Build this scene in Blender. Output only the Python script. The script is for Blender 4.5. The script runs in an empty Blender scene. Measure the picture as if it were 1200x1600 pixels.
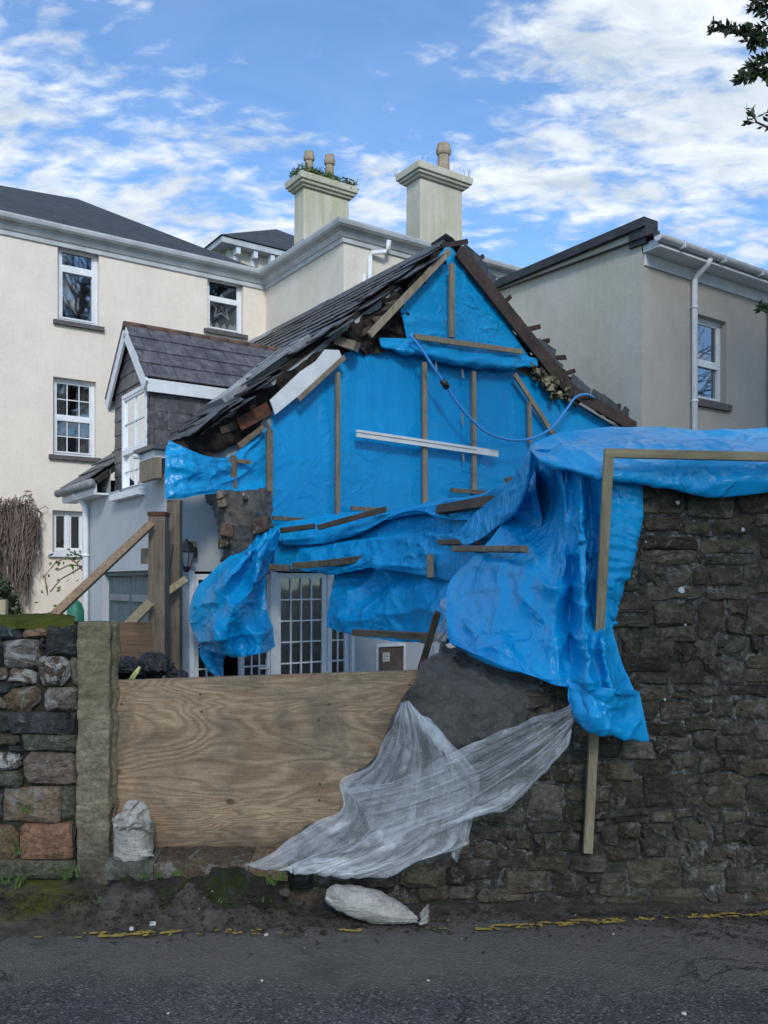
import bpy, math, random
import numpy as np
from mathutils import Vector, Matrix, noise
random.seed(11)
SC = bpy.context.scene
COL = SC.collection
# ------------------------------------------------------------ camera, sky, sun
F = 1350.0; HZ = 910.0; CAMZ = 1.8
cd = bpy.data.cameras.new('camera'); cam = bpy.data.objects.new('camera', cd); COL.objects.link(cam)
cam.location = (0, 0, CAMZ); cam.rotation_euler = (math.radians(90), 0, 0)
cd.sensor_fit = 'HORIZONTAL'; cd.sensor_width = 36; cd.lens = 36 * F / 1200
cd.shift_y = (HZ - 800) / 1200; cd.clip_end = 2000; cd.clip_start = .05
SC.camera = cam
SC.render.resolution_x = 768; SC.render.resolution_y = 1024
SC.view_settings.view_transform = 'Standard'; SC.view_settings.look = 'None'
SC.view_settings.exposure = 0.52; SC.view_settings.gamma = 1
SUN_EL = math.radians(34); SUN_AZ = math.radians(171)   # azimuth measured clockwise from +Y
sd = Vector((math.sin(SUN_AZ) * math.cos(SUN_EL), math.cos(SUN_AZ) * math.cos(SUN_EL), math.sin(SUN_EL)))
sl = bpy.data.lights.new('sun', 'SUN'); sl.energy = 1.5; sl.angle = math.radians(11); sl.color = (1, .95, .87)
so = bpy.data.objects.new('sun', sl); COL.objects.link(so); so.location = sd * 40
so.rotation_euler = (-sd).to_track_quat('-Z', 'Y').to_euler()

world = bpy.data.worlds.new('World'); SC.world = world; world.use_nodes = True
wn = world.node_tree; wn.nodes.clear()
def WN(t, **k):
    n = wn.nodes.new(t)
    for a, b in k.items(): setattr(n, a, b)
    return n
def wl(a, b): wn.links.new(a, b)
def wmath(op, a, b=None, clamp=False):
    n = WN('ShaderNodeMath', operation=op, use_clamp=clamp)
    for i, x in enumerate((a, b)):
        if x is None: continue
        if isinstance(x, (int, float)): n.inputs[i].default_value = x
        else: wl(x, n.inputs[i])
    return n.outputs[0]
wout = WN('ShaderNodeOutputWorld'); wbg = WN('ShaderNodeBackground'); wbg.inputs[1].default_value = .1
sky = WN('ShaderNodeTexSky', sky_type='NISHITA'); sky.sun_disc = False
sky.sun_elevation = SUN_EL; sky.sun_rotation = SUN_AZ; sky.ozone_density = 3.0; sky.air_density = 1.0; sky.dust_density = .6
wtc = WN('ShaderNodeTexCoord'); wsep = WN('ShaderNodeSeparateXYZ'); wl(wtc.outputs['Generated'], wsep.inputs[0])
wz = wmath('MAXIMUM', wsep.outputs[2], 0.0); wzd = wmath('ADD', wz, .22)
wx = wmath('DIVIDE', wsep.outputs[0], wzd); wy = wmath('DIVIDE', wsep.outputs[1], wzd)
wcomb = WN('ShaderNodeCombineXYZ'); wl(wx, wcomb.inputs[0]); wl(wy, wcomb.inputs[1])
wmap = WN('ShaderNodeMapping'); wl(wcomb.outputs[0], wmap.inputs[0])
wmap.inputs['Rotation'].default_value = (0, 0, math.radians(28)); wmap.inputs['Scale'].default_value = (1.0, 1.7, 1)
wmap.inputs['Location'].default_value = (3.1, .6, 0)
def wnoise(s, d, r, dist):
    n = WN('ShaderNodeTexNoise'); wl(wmap.outputs[0], n.inputs['Vector'])
    n.inputs['Scale'].default_value = s; n.inputs['Detail'].default_value = d
    n.inputs['Roughness'].default_value = r; n.inputs['Distortion'].default_value = dist
    return n.outputs[0]
big = wnoise(1.1, 3, .5, .2); mid = wnoise(3.4, 8, .55, .35); fin = wnoise(15, 5, .55, .3)
m = wmath('ADD', wmath('MULTIPLY', big, .75), wmath('MULTIPLY', mid, 1.15)); m = wmath('ADD', m, wmath('MULTIPLY', fin, .85))
# broad masses of cloud: (direction, radius, weight)
for (px, py, rad, w) in [(60, 190, .24, .15), (1010, 250, .28, .19), (300, 330, .2, .03), (560, 60, .16, -.20), (330, 80, .14, -.06), (820, 60, .14, -.1), (1180, 80, .2, .08), (560, 270, .14, -.02), (290, 215, .10, -.10), (690, 190, .12, .05)]:
    d = Vector(((px - 600) / F, 1, (HZ - py) / F)).normalized()
    vs = WN('ShaderNodeVectorMath', operation='DISTANCE'); wl(wtc.outputs['Generated'], vs.inputs[0]); vs.inputs[1].default_value = d
    q = wmath('DIVIDE', vs.outputs['Value'], rad); q = wmath('MULTIPLY', wmath('MULTIPLY', q, q), -1)
    m = wmath('ADD', m, wmath('MULTIPLY', wmath('EXPONENT', q), w))
wr = WN('ShaderNodeMapRange'); wr.interpolation_type = 'SMOOTHSTEP'; wl(m, wr.inputs[0]); wr.inputs[1].default_value = 1.28; wr.inputs[2].default_value = 1.64
wr.inputs[3].default_value = .09
shade = WN('ShaderNodeMapRange'); wl(wnoise(5.5, 8, .6, .5), shade.inputs[0]); shade.inputs[1].default_value = .35; shade.inputs[2].default_value = .65
ccol = WN('ShaderNodeMix', data_type='RGBA'); wl(shade.outputs[0], ccol.inputs[0])
ccol.inputs[6].default_value = (4.2, 4.9, 5.7, 1); ccol.inputs[7].default_value = (7.1, 7.5, 7.9, 1)
wtint = WN('ShaderNodeMix', data_type='RGBA', blend_type='MULTIPLY'); wtint.inputs[0].default_value = 1
wl(sky.outputs[0], wtint.inputs[6]); wtint.inputs[7].default_value = (.95, 1.36, 1.66, 1)
wmix = WN('ShaderNodeMix', data_type='RGBA'); wl(wr.outputs[0], wmix.inputs[0]); wl(wtint.outputs[2], wmix.inputs[6]); wl(ccol.outputs[2], wmix.inputs[7])
wl(wmix.outputs[2], wbg.inputs[0]); wl(wbg.outputs[0], wout.inputs[0])

# ------------------------------------------------------------ helpers
def V(*a): return Vector(a)
def P(px, py, Y): return V((px - 600) / F * Y, Y, CAMZ + (HZ - py) / F * Y)
class MB:
    def __init__(s): s.v = []; s.f = []; s.uv = None; s.mi = []
    def quad(s, *pts, mi=0):
        b = len(s.v); s.v += [tuple(p) for p in pts]; s.f.append(tuple(range(b, b + len(pts)))); s.mi.append(mi)
    def hexa(s, c, mi=0):      # 8 corners: bottom 0-3 ccw, top 4-7
        b = len(s.v); s.v += [tuple(p) for p in c]
        for f in ((3, 2, 1, 0), (4, 5, 6, 7), (0, 1, 5, 4), (1, 2, 6, 5), (2, 3, 7, 6), (3, 0, 4, 7)):
            s.f.append(tuple(b + i for i in f)); s.mi.append(mi)
    def box(s, W, s0, s1, z0, z1, d0, d1, mi=0):
        s.hexa([W(s0, z0, d1), W(s1, z0, d1), W(s1, z0, d0), W(s0, z0, d0), W(s0, z1, d1), W(s1, z1, d1), W(s1, z1, d0), W(s0, z1, d0)], mi)
    def beam(s, p, q, w, t, up=V(0, 0, 1), mi=0, jit=0):
        p = Vector(p); q = Vector(q); d = (q - p).normalized(); n = Vector(up)
        n = (n - d * n.dot(d)).normalized(); b = d.cross(n)
        n = n * t / 2; b = b * w / 2
        def j(): return V(random.uniform(-jit, jit), random.uniform(-jit, jit), random.uniform(-jit, jit))
        s.hexa([p - n - b + j(), p + n - b + j(), p + n + b + j(), p - n + b + j(), q - n - b + j(), q + n - b + j(), q + n + b + j(), q - n + b + j()], mi)
    def tube(s, pts, r, n=8, cap=True, mi=0):
        pts = [Vector(p) for p in pts]; rs = r if isinstance(r, (list, tuple)) else [r] * len(pts)
        b0 = len(s.v); ref = V(.31, .2, .93)
        for i, p in enumerate(pts):
            d = (pts[min(i + 1, len(pts) - 1)] - pts[max(i - 1, 0)]).normalized()
            a = d.cross(ref)
            if a.length < .05: a = d.cross(V(1, 0, 0))
            a.normalize(); c = d.cross(a)
            for k in range(n):
                t = 2 * math.pi * k / n; s.v.append(tuple(p + (a * math.cos(t) + c * math.sin(t)) * rs[i]))
        for i in range(len(pts) - 1):
            for k in range(n):
                a0 = b0 + i * n + k; a1 = b0 + i * n + (k + 1) % n
                s.f.append((a0, a1, a1 + n, a0 + n)); s.mi.append(mi)
        if cap:
            s.f.append(tuple(b0 + k for k in reversed(range(n)))); s.mi.append(mi)
            s.f.append(tuple(b0 + (len(pts) - 1) * n + k for k in range(n))); s.mi.append(mi)
    def lathe(s, c, prof, n=16, mi=0, ax=V(0, 0, 1), flute=0):
        c = Vector(c); b0 = len(s.v)
        for (r, z) in prof:
            for k in range(n):
                t = 2 * math.pi * k / n; rr = r * (1 + (flute if k % 2 else 0))
                s.v.append((c.x + rr * math.cos(t), c.y + rr * math.sin(t), c.z + z))
        for i in range(len(prof) - 1):
            for k in range(n):
                a0 = b0 + i * n + k; a1 = b0 + i * n + (k + 1) % n
                s.f.append((a0, a1, a1 + n, a0 + n)); s.mi.append(mi)
        s.f.append(tuple(b0 + k for k in reversed(range(n)))); s.mi.append(mi)
        s.f.append(tuple(b0 + (len(prof) - 1) * n + k for k in range(n))); s.mi.append(mi)
    def mesh(s, name, mats, smooth=False):
        me = bpy.data.meshes.new(name); me.from_pydata(s.v, [], s.f)
        if not isinstance(mats, (list, tuple)): mats = [mats]
        for m_ in mats: me.materials.append(m_)
        if any(s.mi): me.polygons.foreach_set('material_index', s.mi)
        if smooth: me.polygons.foreach_set('use_smooth', [True] * len(s.f))
        if s.uv is not None:
            ul = me.uv_layers.new(name='UVMap')
            li = np.zeros(len(me.loops), dtype=np.int32); me.loops.foreach_get('vertex_index', li)
            ul.data.foreach_set('uv', np.asarray(s.uv, dtype=np.float32)[li].ravel())
        me.update(); return me
PW = {}
def link(o, parent=None, mw=None):
    COL.objects.link(o); mw = mw or Matrix.Identity(4); PW[o.name] = mw
    if parent is not None:
        o.parent = parent; o.matrix_basis = PW[parent.name].inverted() @ mw
    else: o.matrix_basis = mw
    return o
def mk(name, mb, mat, parent=None, smooth=False, mw=None, bevel=0, stuff=False, label=None):
    me = mb.mesh(name, mat, smooth) if isinstance(mb, MB) else mb
    o = bpy.data.objects.new(name, me)
    link(o, parent, mw)
    if bevel:
        b = o.modifiers.new('bevel', 'BEVEL'); b.width = bevel; b.segments = 2; b.limit_method = 'ANGLE'; b.angle_limit = math.radians(40)
    if stuff: o['kind'] = 'stuff'
    if label: o['label'] = label
    return o
def tag(o, label, cat, group=None):
    o['label'] = label; o['category'] = cat
    if group: o['group'] = group
    return o
def thing(name, loc, label, cat, group=None):
    o = bpy.data.objects.new(name, None); o.empty_display_size = .2
    link(o, None, Matrix.Translation(Vector(loc))); return tag(o, label, cat, group)
def struct(name, mb, mat, smooth=False):
    o = mk(name, mb, mat, None, smooth); o['kind'] = 'structure'; return o

# ------------------------------------------------------------ materials
class MT:
    def __init__(s, name, rough=.7, spec=.4):
        s.m = bpy.data.materials.new(name); s.m.use_nodes = True; s.nt = s.m.node_tree
        s.p = s.nt.nodes['Principled BSDF']; s.p.inputs['Roughness'].default_value = rough
        s.p.inputs['Specular IOR Level'].default_value = spec; s.h = None
        s.tc = s.nt.nodes.new('ShaderNodeTexCoord')
    def N(s, t, **k):
        n = s.nt.nodes.new(t)
        for a, b in k.items(): setattr(n, a, b)
        return n
    def L(s, a, b): s.nt.links.new(a, b)
    def vec(s, sc=(1, 1, 1), rot=(0, 0, 0), src='Object', loc=(0, 0, 0)):
        mp = s.N('ShaderNodeMapping'); s.L(s.tc.outputs[src], mp.inputs[0])
        mp.inputs['Scale'].default_value = sc; mp.inputs['Rotation'].default_value = rot; mp.inputs['Location'].default_value = loc
        return mp.outputs[0]
    def noise(s, scale, detail=5, rough=.55, dist=0, v=None):
        n = s.N('ShaderNodeTexNoise'); s.L(v or s.vec(), n.inputs['Vector'])
        n.inputs['Scale'].default_value = scale; n.inputs['Detail'].default_value = detail
        n.inputs['Roughness'].default_value = rough; n.inputs['Distortion'].default_value = dist
        return n.outputs[0]
    def voro(s, scale, feature='F1', out='Distance', v=None):
        n = s.N('ShaderNodeTexVoronoi', feature=feature); s.L(v or s.vec(), n.inputs['Vector']); n.inputs['Scale'].default_value = scale
        return n.outputs[out]
    def ramp(s, x, stops, interp='LINEAR'):
        r = s.N('ShaderNodeValToRGB'); r.color_ramp.interpolation = interp; s.L(x, r.inputs[0]); e = r.color_ramp.elements
        while len(e) < len(stops): e.new(.5)
        for i, (p, c) in enumerate(stops):
            e[i].position = p
            e[i].color = (c, c, c, 1) if isinstance(c, (int, float)) else (c[0], c[1], c[2], 1)
        return r.outputs[0]
    def rng(s, x, a, b, c=0., d=1.):
        r = s.N('ShaderNodeMapRange'); s.L(x, r.inputs[0])
        for i, q in enumerate((a, b, c, d)): r.inputs[i + 1].default_value = q
        return r.outputs[0]
    def math(s, op, a, b=None, clamp=False):
        n = s.N('ShaderNodeMath', operation=op, use_clamp=clamp)
        for i, x in enumerate((a, b)):
            if x is None: continue
            if isinstance(x, (int, float)): n.inputs[i].default_value = x
            else: s.L(x, n.inputs[i])
        return n.outputs[0]
    def mix(s, f, a, b, blend='MIX'):
        n = s.N('ShaderNodeMix', data_type='RGBA', blend_type=blend)
        for i, x in ((0, f), (6, a), (7, b)):
            if isinstance(x, (int, float)): n.inputs[i].default_value = x if i == 0 else (x, x, x, 1)
            elif isinstance(x, tuple): n.inputs[i].default_value = (x[0], x[1], x[2], 1)
            else: s.L(x, n.inputs[i])
        return n.outputs[2]
    def col(s, c):
        if isinstance(c, tuple): s.p.inputs['Base Color'].default_value = (c[0], c[1], c[2], 1)
        else: s.L(c, s.p.inputs['Base Color'])
    def bump(s, h, strength=.5, dist=.01):
        b = s.N('ShaderNodeBump'); s.L(h, b.inputs['Height']); b.inputs['Strength'].default_value = strength; b.inputs['Distance'].default_value = dist
        if s.h is not None: s.L(s.h, b.inputs['Normal'])
        s.h = b.outputs[0]; s.L(s.h, s.p.inputs['Normal'])
    def grit(s, b, scale, amt, v=None, detail=6):
        return s.mix(1.0, b, s.rng(s.noise(scale, detail, .78, 0, v), .36, .64, 1 - amt, 1 + amt), 'MULTIPLY')
    def rnd(s): return s.N('ShaderNodeObjectInfo').outputs['Random']
    def xyz(s):
        n = s.N('ShaderNodeSeparateXYZ'); s.L(s.tc.outputs['Object'], n.inputs[0]); return n.outputs

def mat_plaster(name, c, stain, amt=.5, green=None, gz=None, rough=.85, streak=True):
    t = MT(name, rough, .25)
    n1 = t.ramp(t.noise(.7, 6, .6), [(.35, 0.), (.7, 1.)])
    base = t.mix(t.math('MULTIPLY', n1, amt), c, stain)
    n2 = t.ramp(t.noise(9, 6, .7), [(.4, 0.), (.75, 1.)])
    base = t.mix(t.math('MULTIPLY', n2, amt * .35), base, stain)
    if green:
        st = t.noise(2.2, 8, .65, .2, t.vec((3.5, 3.5, .28))); bl = t.noise(.9, 4, .5)
        f = t.ramp(t.math('MULTIPLY', st, bl), [(.2, 0.), (.38, 1.)])
        if gz:
            z = t.xyz()[2]; f = t.math('MULTIPLY', f, t.rng(z, gz[0], gz[1], .15, 1.))
        base = t.mix(t.math('MULTIPLY', f, green[3]), base, tuple(green[:3]))
    base = t.grit(base, 1.3, .05); base = t.grit(base, 24, .04); base = t.grit(base, 3, .02, t.vec((2.5, 2.5, .3)))
    t.col(base); t.bump(t.noise(28, 6, .65), .45, .008); t.bump(t.noise(2.5, 4, .5), .4, .04)
    return t.m
def simple(name, c, c2=None, rough=.5, spec=.4, sc=6, bump=.2, bs=40, metal=0):
    t = MT(name, rough, spec); t.p.inputs['Metallic'].default_value = metal
    if c2: t.col(t.grit(t.mix(t.ramp(t.noise(sc, 6, .65), [(.4, 0.), (.62, 1.)]), c, c2), sc * 4, .10))
    else: t.col(c)
    if bump: t.bump(t.noise(bs, 5, .6), bump, .004)
    return t.m
def mat_wood(name, c, c2, c3=None, sc=14, rough=.75, ax='z'):
    t = MT(name, rough, .3)
    mp = {'z': (1, 1, .06), 'x': (.06, 1, 1), 'a': (.6, .6, .6)}[ax]
    g = t.noise(sc * 2.2, 6, .6, .8, t.vec(mp)); f = t.ramp(g, [(.32, 0.), (.62, 1.)])
    base = t.mix(f, c, c2)
    st = t.ramp(t.noise(3.1, 5, .65), [(.48, 0.), (.72, 1.)])
    base = t.mix(t.math('MULTIPLY', st, .75), base, c3 or tuple(x * .45 for x in c))
    rv = t.rng(t.rnd(), 0, 1, .75, 1.2); base = t.mix(1.0, base, rv, 'MULTIPLY'); base = t.grit(base, sc * 3, .22, t.vec(mp))
    t.col(base); t.bump(g, .4, .004); return t.m
def mat_tarp(name, c, c2, bk=1.0):
    t = MT(name, .34, .38)
    n = t.ramp(t.noise(1.4, 5, .6, .4), [(.3, 0.), (.75, 1.)])
    base = t.mix(n, c, c2)
    d = t.ramp(t.noise(5.5, 8, .7, .6), [(.55, 0.), (.8, 1.)]); base = t.mix(t.math('MULTIPLY', d, .3), base, (.02, .28, .55))
    sp = t.ramp(t.voro(17), [(.0, 1.), (.045, 0.)]); base = t.mix(t.math('MULTIPLY', sp, .35), base, (.02, .08, .2))
    t.col(base)
    t.L(t.rng(t.noise(3, 5, .6), .3, .7, .24, .44), t.p.inputs['Roughness'])
    w = t.noise(2.2, 3, .5, 0); 
    cr = t.voro(7, 'F1', 'Distance', t.vec((1, 1, 1)))
    for (sc_, st_, th_, ds) in ((1.3, .75, .05, .03), (3.2, .7, .06, .018), (7., .5, .09, .008)):
        nn = t.noise(sc_, 2, .45, .9, t.vec((1, 1, 1), (sc_, .4, sc_ * 2)))
        ab = t.math('ABSOLUTE', t.math('SUBTRACT', nn, .5))
        rdg = t.ramp(ab, [(0., 1.), (th_, .35), (th_ * 3, 0.)])
        msk = t.ramp(t.noise(sc_ * .8, 3, .5, 0, t.vec((1, 1, 1), (.4, sc_, 1))), [(.42, 0.), (.62, 1.)])
        t.bump(t.math('MULTIPLY', rdg, msk), st_ * bk, ds)
    t.bump(t.noise(20, 5, .6, .8), .14, .004)
    # weave-backed plastic lets a little light through
    return t.m
M = {}
M['tarp_flat'] = mat_tarp('blue_tarp_taut', (.001, .25, .59), (.002, .30, .67), .5)
M['tarp'] = mat_tarp('blue_tarp', (.002, .265, .58), (.004, .335, .69))
M['plaster_cream'] = mat_plaster('cream_render', (.80, .715, .62), (.72, .64, .555), .5)
M['plaster_cream_c'] = mat_plaster('cream_render_damp', (.74, .69, .61), (.66, .61, .53), .5, (.46, .46, .30, .35), (6.0, 8.0))
M['plaster_chim'] = mat_plaster('chimney_render', (.64, .60, .50), (.50, .47, .39), .8, (.36, .36, .17, .5))
M['plaster_r1'] = mat_plaster('grey_render_stained', (.50, .50, .465), (.42, .415, .38), .7, (.38, .39, .25, .6), (4.6, 7.4))
M['plaster_r2'] = mat_plaster('grey_render', (.42, .40, .37), (.35, .33, .305), .6)
M['plaster_blue'] = mat_plaster('blue_grey_render', (.43, .46, .485), (.36, .385, .405), .6)
M['roof_plain'] = simple('felt_slate_roof', (.035, .042, .052), (.055, .062, .070), .75, .3, 3, .5, 25)
M['white'] = simple('white_painted_timber', (.70, .73, .76), (.60, .63, .66), .45, .5, 4, .15)
M['cornice'] = simple('grey_white_cornice', (.53, .56, .58), (.40, .42, .43), .6, .4, 3, .3)
M['pvc'] = simple('white_plastic_frame', (.78, .80, .82), (.70, .73, .76), .3, .5, 4, 0)
M['sill'] = simple('dark_sill', (.085, .08, .085), (.13, .12, .12), .7, .3, 8, .4)
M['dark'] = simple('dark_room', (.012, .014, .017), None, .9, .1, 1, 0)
M['curtain'] = simple('net_curtain', (.42, .43, .42), (.30, .31, .31), .9, .1, 9, .3)
M['teal'] = simple('dark_teal_paint', (.055, .095, .11), (.075, .12, .135), .6, .4, 5, .4)
M['strap'] = simple('grey_painted_strap', (.17, .20, .22), (.13, .15, .17), .6, .4, 5, .4)
M['ridge_tile'] = simple('terracotta_ridge', (.17, .085, .06), (.075, .06, .048), .85, .2, 8, .6)
M['lead'] = simple('lead_flashing', (.19, .20, .22), (.28, .29, .30), .6, .4, 7, .4)
M['black'] = simple('black_metal', (.012, .013, .014), (.03, .03, .03), .4, .5, 9, .3)
M['hose'] = simple('blue_pipe', (.06, .30, .72), None, .35, .5, 1, 0)
M['wood_pale'] = mat_wood('pale_timber', (.31, .26, .19), (.22, .18, .13), (.14, .11, .07))
M['wood_new'] = mat_wood('treated_timber', (.40, .33, .21), (.29, .235, .14), (.22, .17, .09))
M['wood_dark'] = mat_wood('weathered_dark_timber', (.13, .10, .075), (.08, .06, .045), (.035, .028, .02), ax='a')
M['wood_mid'] = mat_wood('weathered_batten', (.22, .17, .115), (.13, .10, .07), (.07, .055, .04), ax='a')
M['wood_post'] = mat_wood('brown_post_timber', (.21, .165, .12), (.15, .115, .08), (.07, .05, .035))
M['wood_red'] = mat_wood('red_brown_board', (.15, .055, .03), (.085, .035, .022), (.03, .018, .012), ax='a')
M['rafter'] = mat_wood('rafter_timber', (.075, .05, .042), (.045, .032, .028), (.02, .016, .015), ax='a')
M['plywood_dark'] = mat_wood('stained_plywood', (.19, .12, .07), (.12, .075, .045), (.05, .035, .02), ax='x')
t = MT('slate', .42, .5)
c = t.mix(t.rng(t.rnd(), 0, 1), (.034, .038, .046), (.070, .075, .086))
n = t.noise(9, 7, .65); c = t.mix(t.ramp(n, [(.45, 0.), (.7, 1.)]), c, (.10, .105, .11))
c2 = t.ramp(t.noise(3, 5, .6), [(.6, 0.), (.75, 1.)]); t.col(t.grit(t.mix(t.math('MULTIPLY', c2, .6), c, (.10, .115, .07)), 12, .3))
t.bump(t.noise(14, 7, .7), .6, .008); M['slate'] = t.m
t = MT('slate_purple', .45, .5)
c = t.mix(t.rng(t.rnd(), 0, 1), (.050, .047, .058), (.088, .083, .096)); c = t.mix(t.ramp(t.noise(7, 7, .65), [(.45, 0.), (.75, 1.)]), c, (.15, .145, .15))
t.col(t.grit(c, 14, .22)); t.bump(t.noise(14, 7, .7), .5, .008); M['slate_purple'] = t.m
t = MT('debris_dark', .9, .2); t.col(t.mix(t.ramp(t.noise(6, 7, .7), [(.35, 0.), (.7, 1.)]), (.012, .011, .012), (.055, .042, .035))); t.bump(t.noise(9, 8, .7), .8, .05); M['debris'] = t.m
# stones
def mat_stone(name, c1, c2, lich=(.3, .3, .27), la=.25, rough=.85, rv=True):
    t = MT(name, rough, .3); t.p.inputs['Normal'].default_value = (0, 0, 0)
    ro = t.N('ShaderNodeVectorMath', operation='ADD'); t.L(t.tc.outputs['Object'], ro.inputs[0])
    cx_ = t.N('ShaderNodeCombineXYZ'); rr_ = t.math('MULTIPLY', t.rnd(), 37.0); t.L(rr_, cx_.inputs[0]); t.L(rr_, cx_.inputs[2]); t.L(cx_.outputs[0], ro.inputs[1]); vv = ro.outputs[0]
    b = t.mix(t.ramp(t.noise(4.5, 8, .72, .5, vv), [(.42, 0.), (.58, 1.)]), c1, c2)
    if rv:
        h = t.N('ShaderNodeTexWhiteNoise', noise_dimensions='1D'); t.L(t.rnd(), h.inputs['W'])
        b = t.mix(t.rng(h.outputs[0], 0, 1, 0, .6), b, tuple(c1[i] * (1.7, 1.3, .85)[i] for i in range(3)))
        b = t.mix(1.0, b, t.rng(t.rnd(), 0, 1, .55, 1.55), 'MULTIPLY')
    b = t.grit(b, 9, .35, vv); b = t.grit(b, 34, .38, vv); b = t.grit(b, 95, .25, vv)
    l = t.ramp(t.noise(8, 8, .72, .8, vv), [(.62 - la * .35, 0.), (.66 - la * .3, 1.)])
    sp = t.ramp(t.noise(46, 4, .6, 0, vv), [(.60, 0.), (.66, 1.)])
    b = t.mix(t.math('MULTIPLY', l, .75), b, t.grit(t.mix(0.0, lich, lich), 30, .35)); b = t.mix(t.math('MULTIPLY', sp, .45), b, lich)
    t.col(b); t.bump(t.noise(14, 10, .78, .3, vv), 1.0, .03); t.bump(t.noise(5, 4, .6, .8, t.vec((1, 1, 2.2))), .8, .05)
    return t.m
M['stone_wall'] = mat_stone('dark_rubble_stone', (.046, .041, .032), (.096, .086, .066), (.16, .155, .135), .16)
M['st_char'] = mat_stone('charcoal_stone', (.026, .030, .034), (.05, .055, .06), (.14, .15, .145), .1)
M['st_green'] = mat_stone('green_grey_stone', (.07, .078, .062), (.12, .125, .10), (.20, .20, .165), .15)
M['st_pink'] = mat_stone('pink_granite', (.21, .16, .125), (.14, .11, .088), (.32, .28, .23), .12)
M['st_red'] = mat_stone('red_stone', (.125, .08, .06), (.08, .06, .05), (.2, .16, .13), .1)
M['st_lich'] = mat_stone('lichen_white_stone', (.07, .055, .042), (.12, .10, .08), (.50, .50, .46), .42)
M['st_grey'] = mat_stone('light_grey_stone', (.17, .16, .145), (.09, .085, .08), (.36, .35, .33), .3)
M['st_brown'] = mat_stone('brown_stone', (.13, .10, .068), (.085, .078, .068), (.26, .25, .22), .2)
t = MT('mortar', .95, .1)
b = t.mix(t.ramp(t.noise(6, 8, .7), [(.35, 0.), (.7, 1.)]), (.035, .033, .028), (.12, .115, .10))
b = t.mix(t.math('MULTIPLY', t.ramp(t.noise(24, 6, .8), [(.50, 0.), (.62, 1.)]), t.ramp(t.noise(2.2, 3, .5), [(.36, 0.), (.56, 1.)])), b, (.26, .255, .23)); b = t.grit(b, 40, .4); t.col(b)
t.bump(t.noise(22, 9, .8), 1, .03); M['mortar'] = t.m
t = MT('mossy_mortar', .95, .1)
b = t.mix(t.ramp(t.noise(5, 6, .7), [(.4, 0.), (.65, 1.)]), (.055, .05, .042), (.05, .058, .028)); b = t.grit(b, 25, .4); t.col(b); t.bump(t.noise(22, 9, .8), 1, .03); M['mortar_moss'] = t.m
t = MT('moss', .95, .1); t.col(t.mix(t.ramp(t.noise(9, 6, .7), [(.35, 0.), (.65, 1.)]), (.05, .06, .012), (.115, .125, .022))); t.bump(t.noise(60, 8, .8), 1, .02); M['moss'] = t.m
t = MT('old_grey_render', .9, .25)
b = t.mix(t.ramp(t.noise(3, 8, .65, .5), [(.38, 0.), (.64, 1.)]), (.095, .09, .083), (.16, .15, .135))
b = t.mix(t.ramp(t.noise(1.7, 5, .6), [(.62, 0.), (.68, 1.)]), b, (.16, .13, .10)); b = t.grit(t.grit(b, 9, .14), 60, .16); t.col(b)
t.bump(t.noise(5, 9, .72, .6), 1, .07); t.bump(t.noise(40, 6, .7), .5, .008); M['render'] = t.m
t = MT('granite_post', .9, .25)
b = t.mix(t.ramp(t.noise(4, 8, .7, .3, t.vec((1, 1, 2.6))), [(.3, 0.), (.72, 1.)]), (.44, .37, .255), (.22, .185, .125)); b = t.grit(t.grit(b, 12, .25, t.vec((1, 1, 2.5))), 45, .35)
zz = t.xyz()[2]
b = t.mix(t.math('MULTIPLY', t.rng(zz, .5, 1.5, 0., .55), t.ramp(t.noise(3), [(.35, .2), (.6, 1.)])), b, (.25, .24, .11))
b = t.mix(t.math('MULTIPLY', t.rng(zz, .45, .05, 0., 1.), t.ramp(t.noise(5), [(.3, .3), (.55, 1.)])), b, (.045, .042, .038))
t.col(b); t.bump(t.noise(22, 9, .8, .5, t.vec((1, 1, 2.8))), 1, .03); t.bump(t.noise(70, 4, .7), .8, .006); M['granite'] = t.m
# plywood: contour lines of a stretched noise give the cathedral grain
t = MT('plywood', .72, .3)
fld = t.noise(1.15, 3, .46, .8, t.vec((.58, 1, 2.1)))
rings = t.math('SINE', t.math('MULTIPLY', fld, 165.0)); rg = t.rng(rings, -1, 1)
wide = t.ramp(rg, [(0, 0.), (.5, .35), (.85, .9), (1., 1.)])
fib = t.noise(9, 6, .7, .2, t.vec((.35, 1, 11)))
b = t.mix(t.math('MULTIPLY', wide, t.ramp(t.noise(1.3, 4, .6), [(.3, .6), (.6, 1.)])), (.38, .27, .17), (.235, .152, .09)); b = t.mix(t.math('MULTIPLY', t.ramp(fib, [(.35, 0.), (.7, 1.)]), .55), b, (.30, .19, .105))
dt = t.ramp(t.noise(2.3, 7, .7, .5), [(.47, 0.), (.62, 1.)]); b = t.mix(t.math('MULTIPLY', dt, .65), b, (.13, .105, .08))
sp = t.ramp(t.noise(30, 5, .75), [(.62, 0.), (.7, 1.)]); b = t.mix(t.math('MULTIPLY', t.math('MULTIPLY', sp, dt), .8), b, (.03, .025, .02))
kn = t.ramp(t.voro(2.1, v=t.vec((1, 1, 1.4))), [(0., 1.), (.045, 1.), (.075, 0.)]); b = t.mix(t.math('MULTIPLY', kn, .75), b, (.055, .03, .016))
zz = t.xyz()[2]; b = t.mix(t.math('MULTIPLY', t.rng(zz, .42, .22, 0., 1.), t.ramp(t.noise(4, 5), [(.3, .3), (.6, 1.)])), b, (.055, .042, .03))
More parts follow.
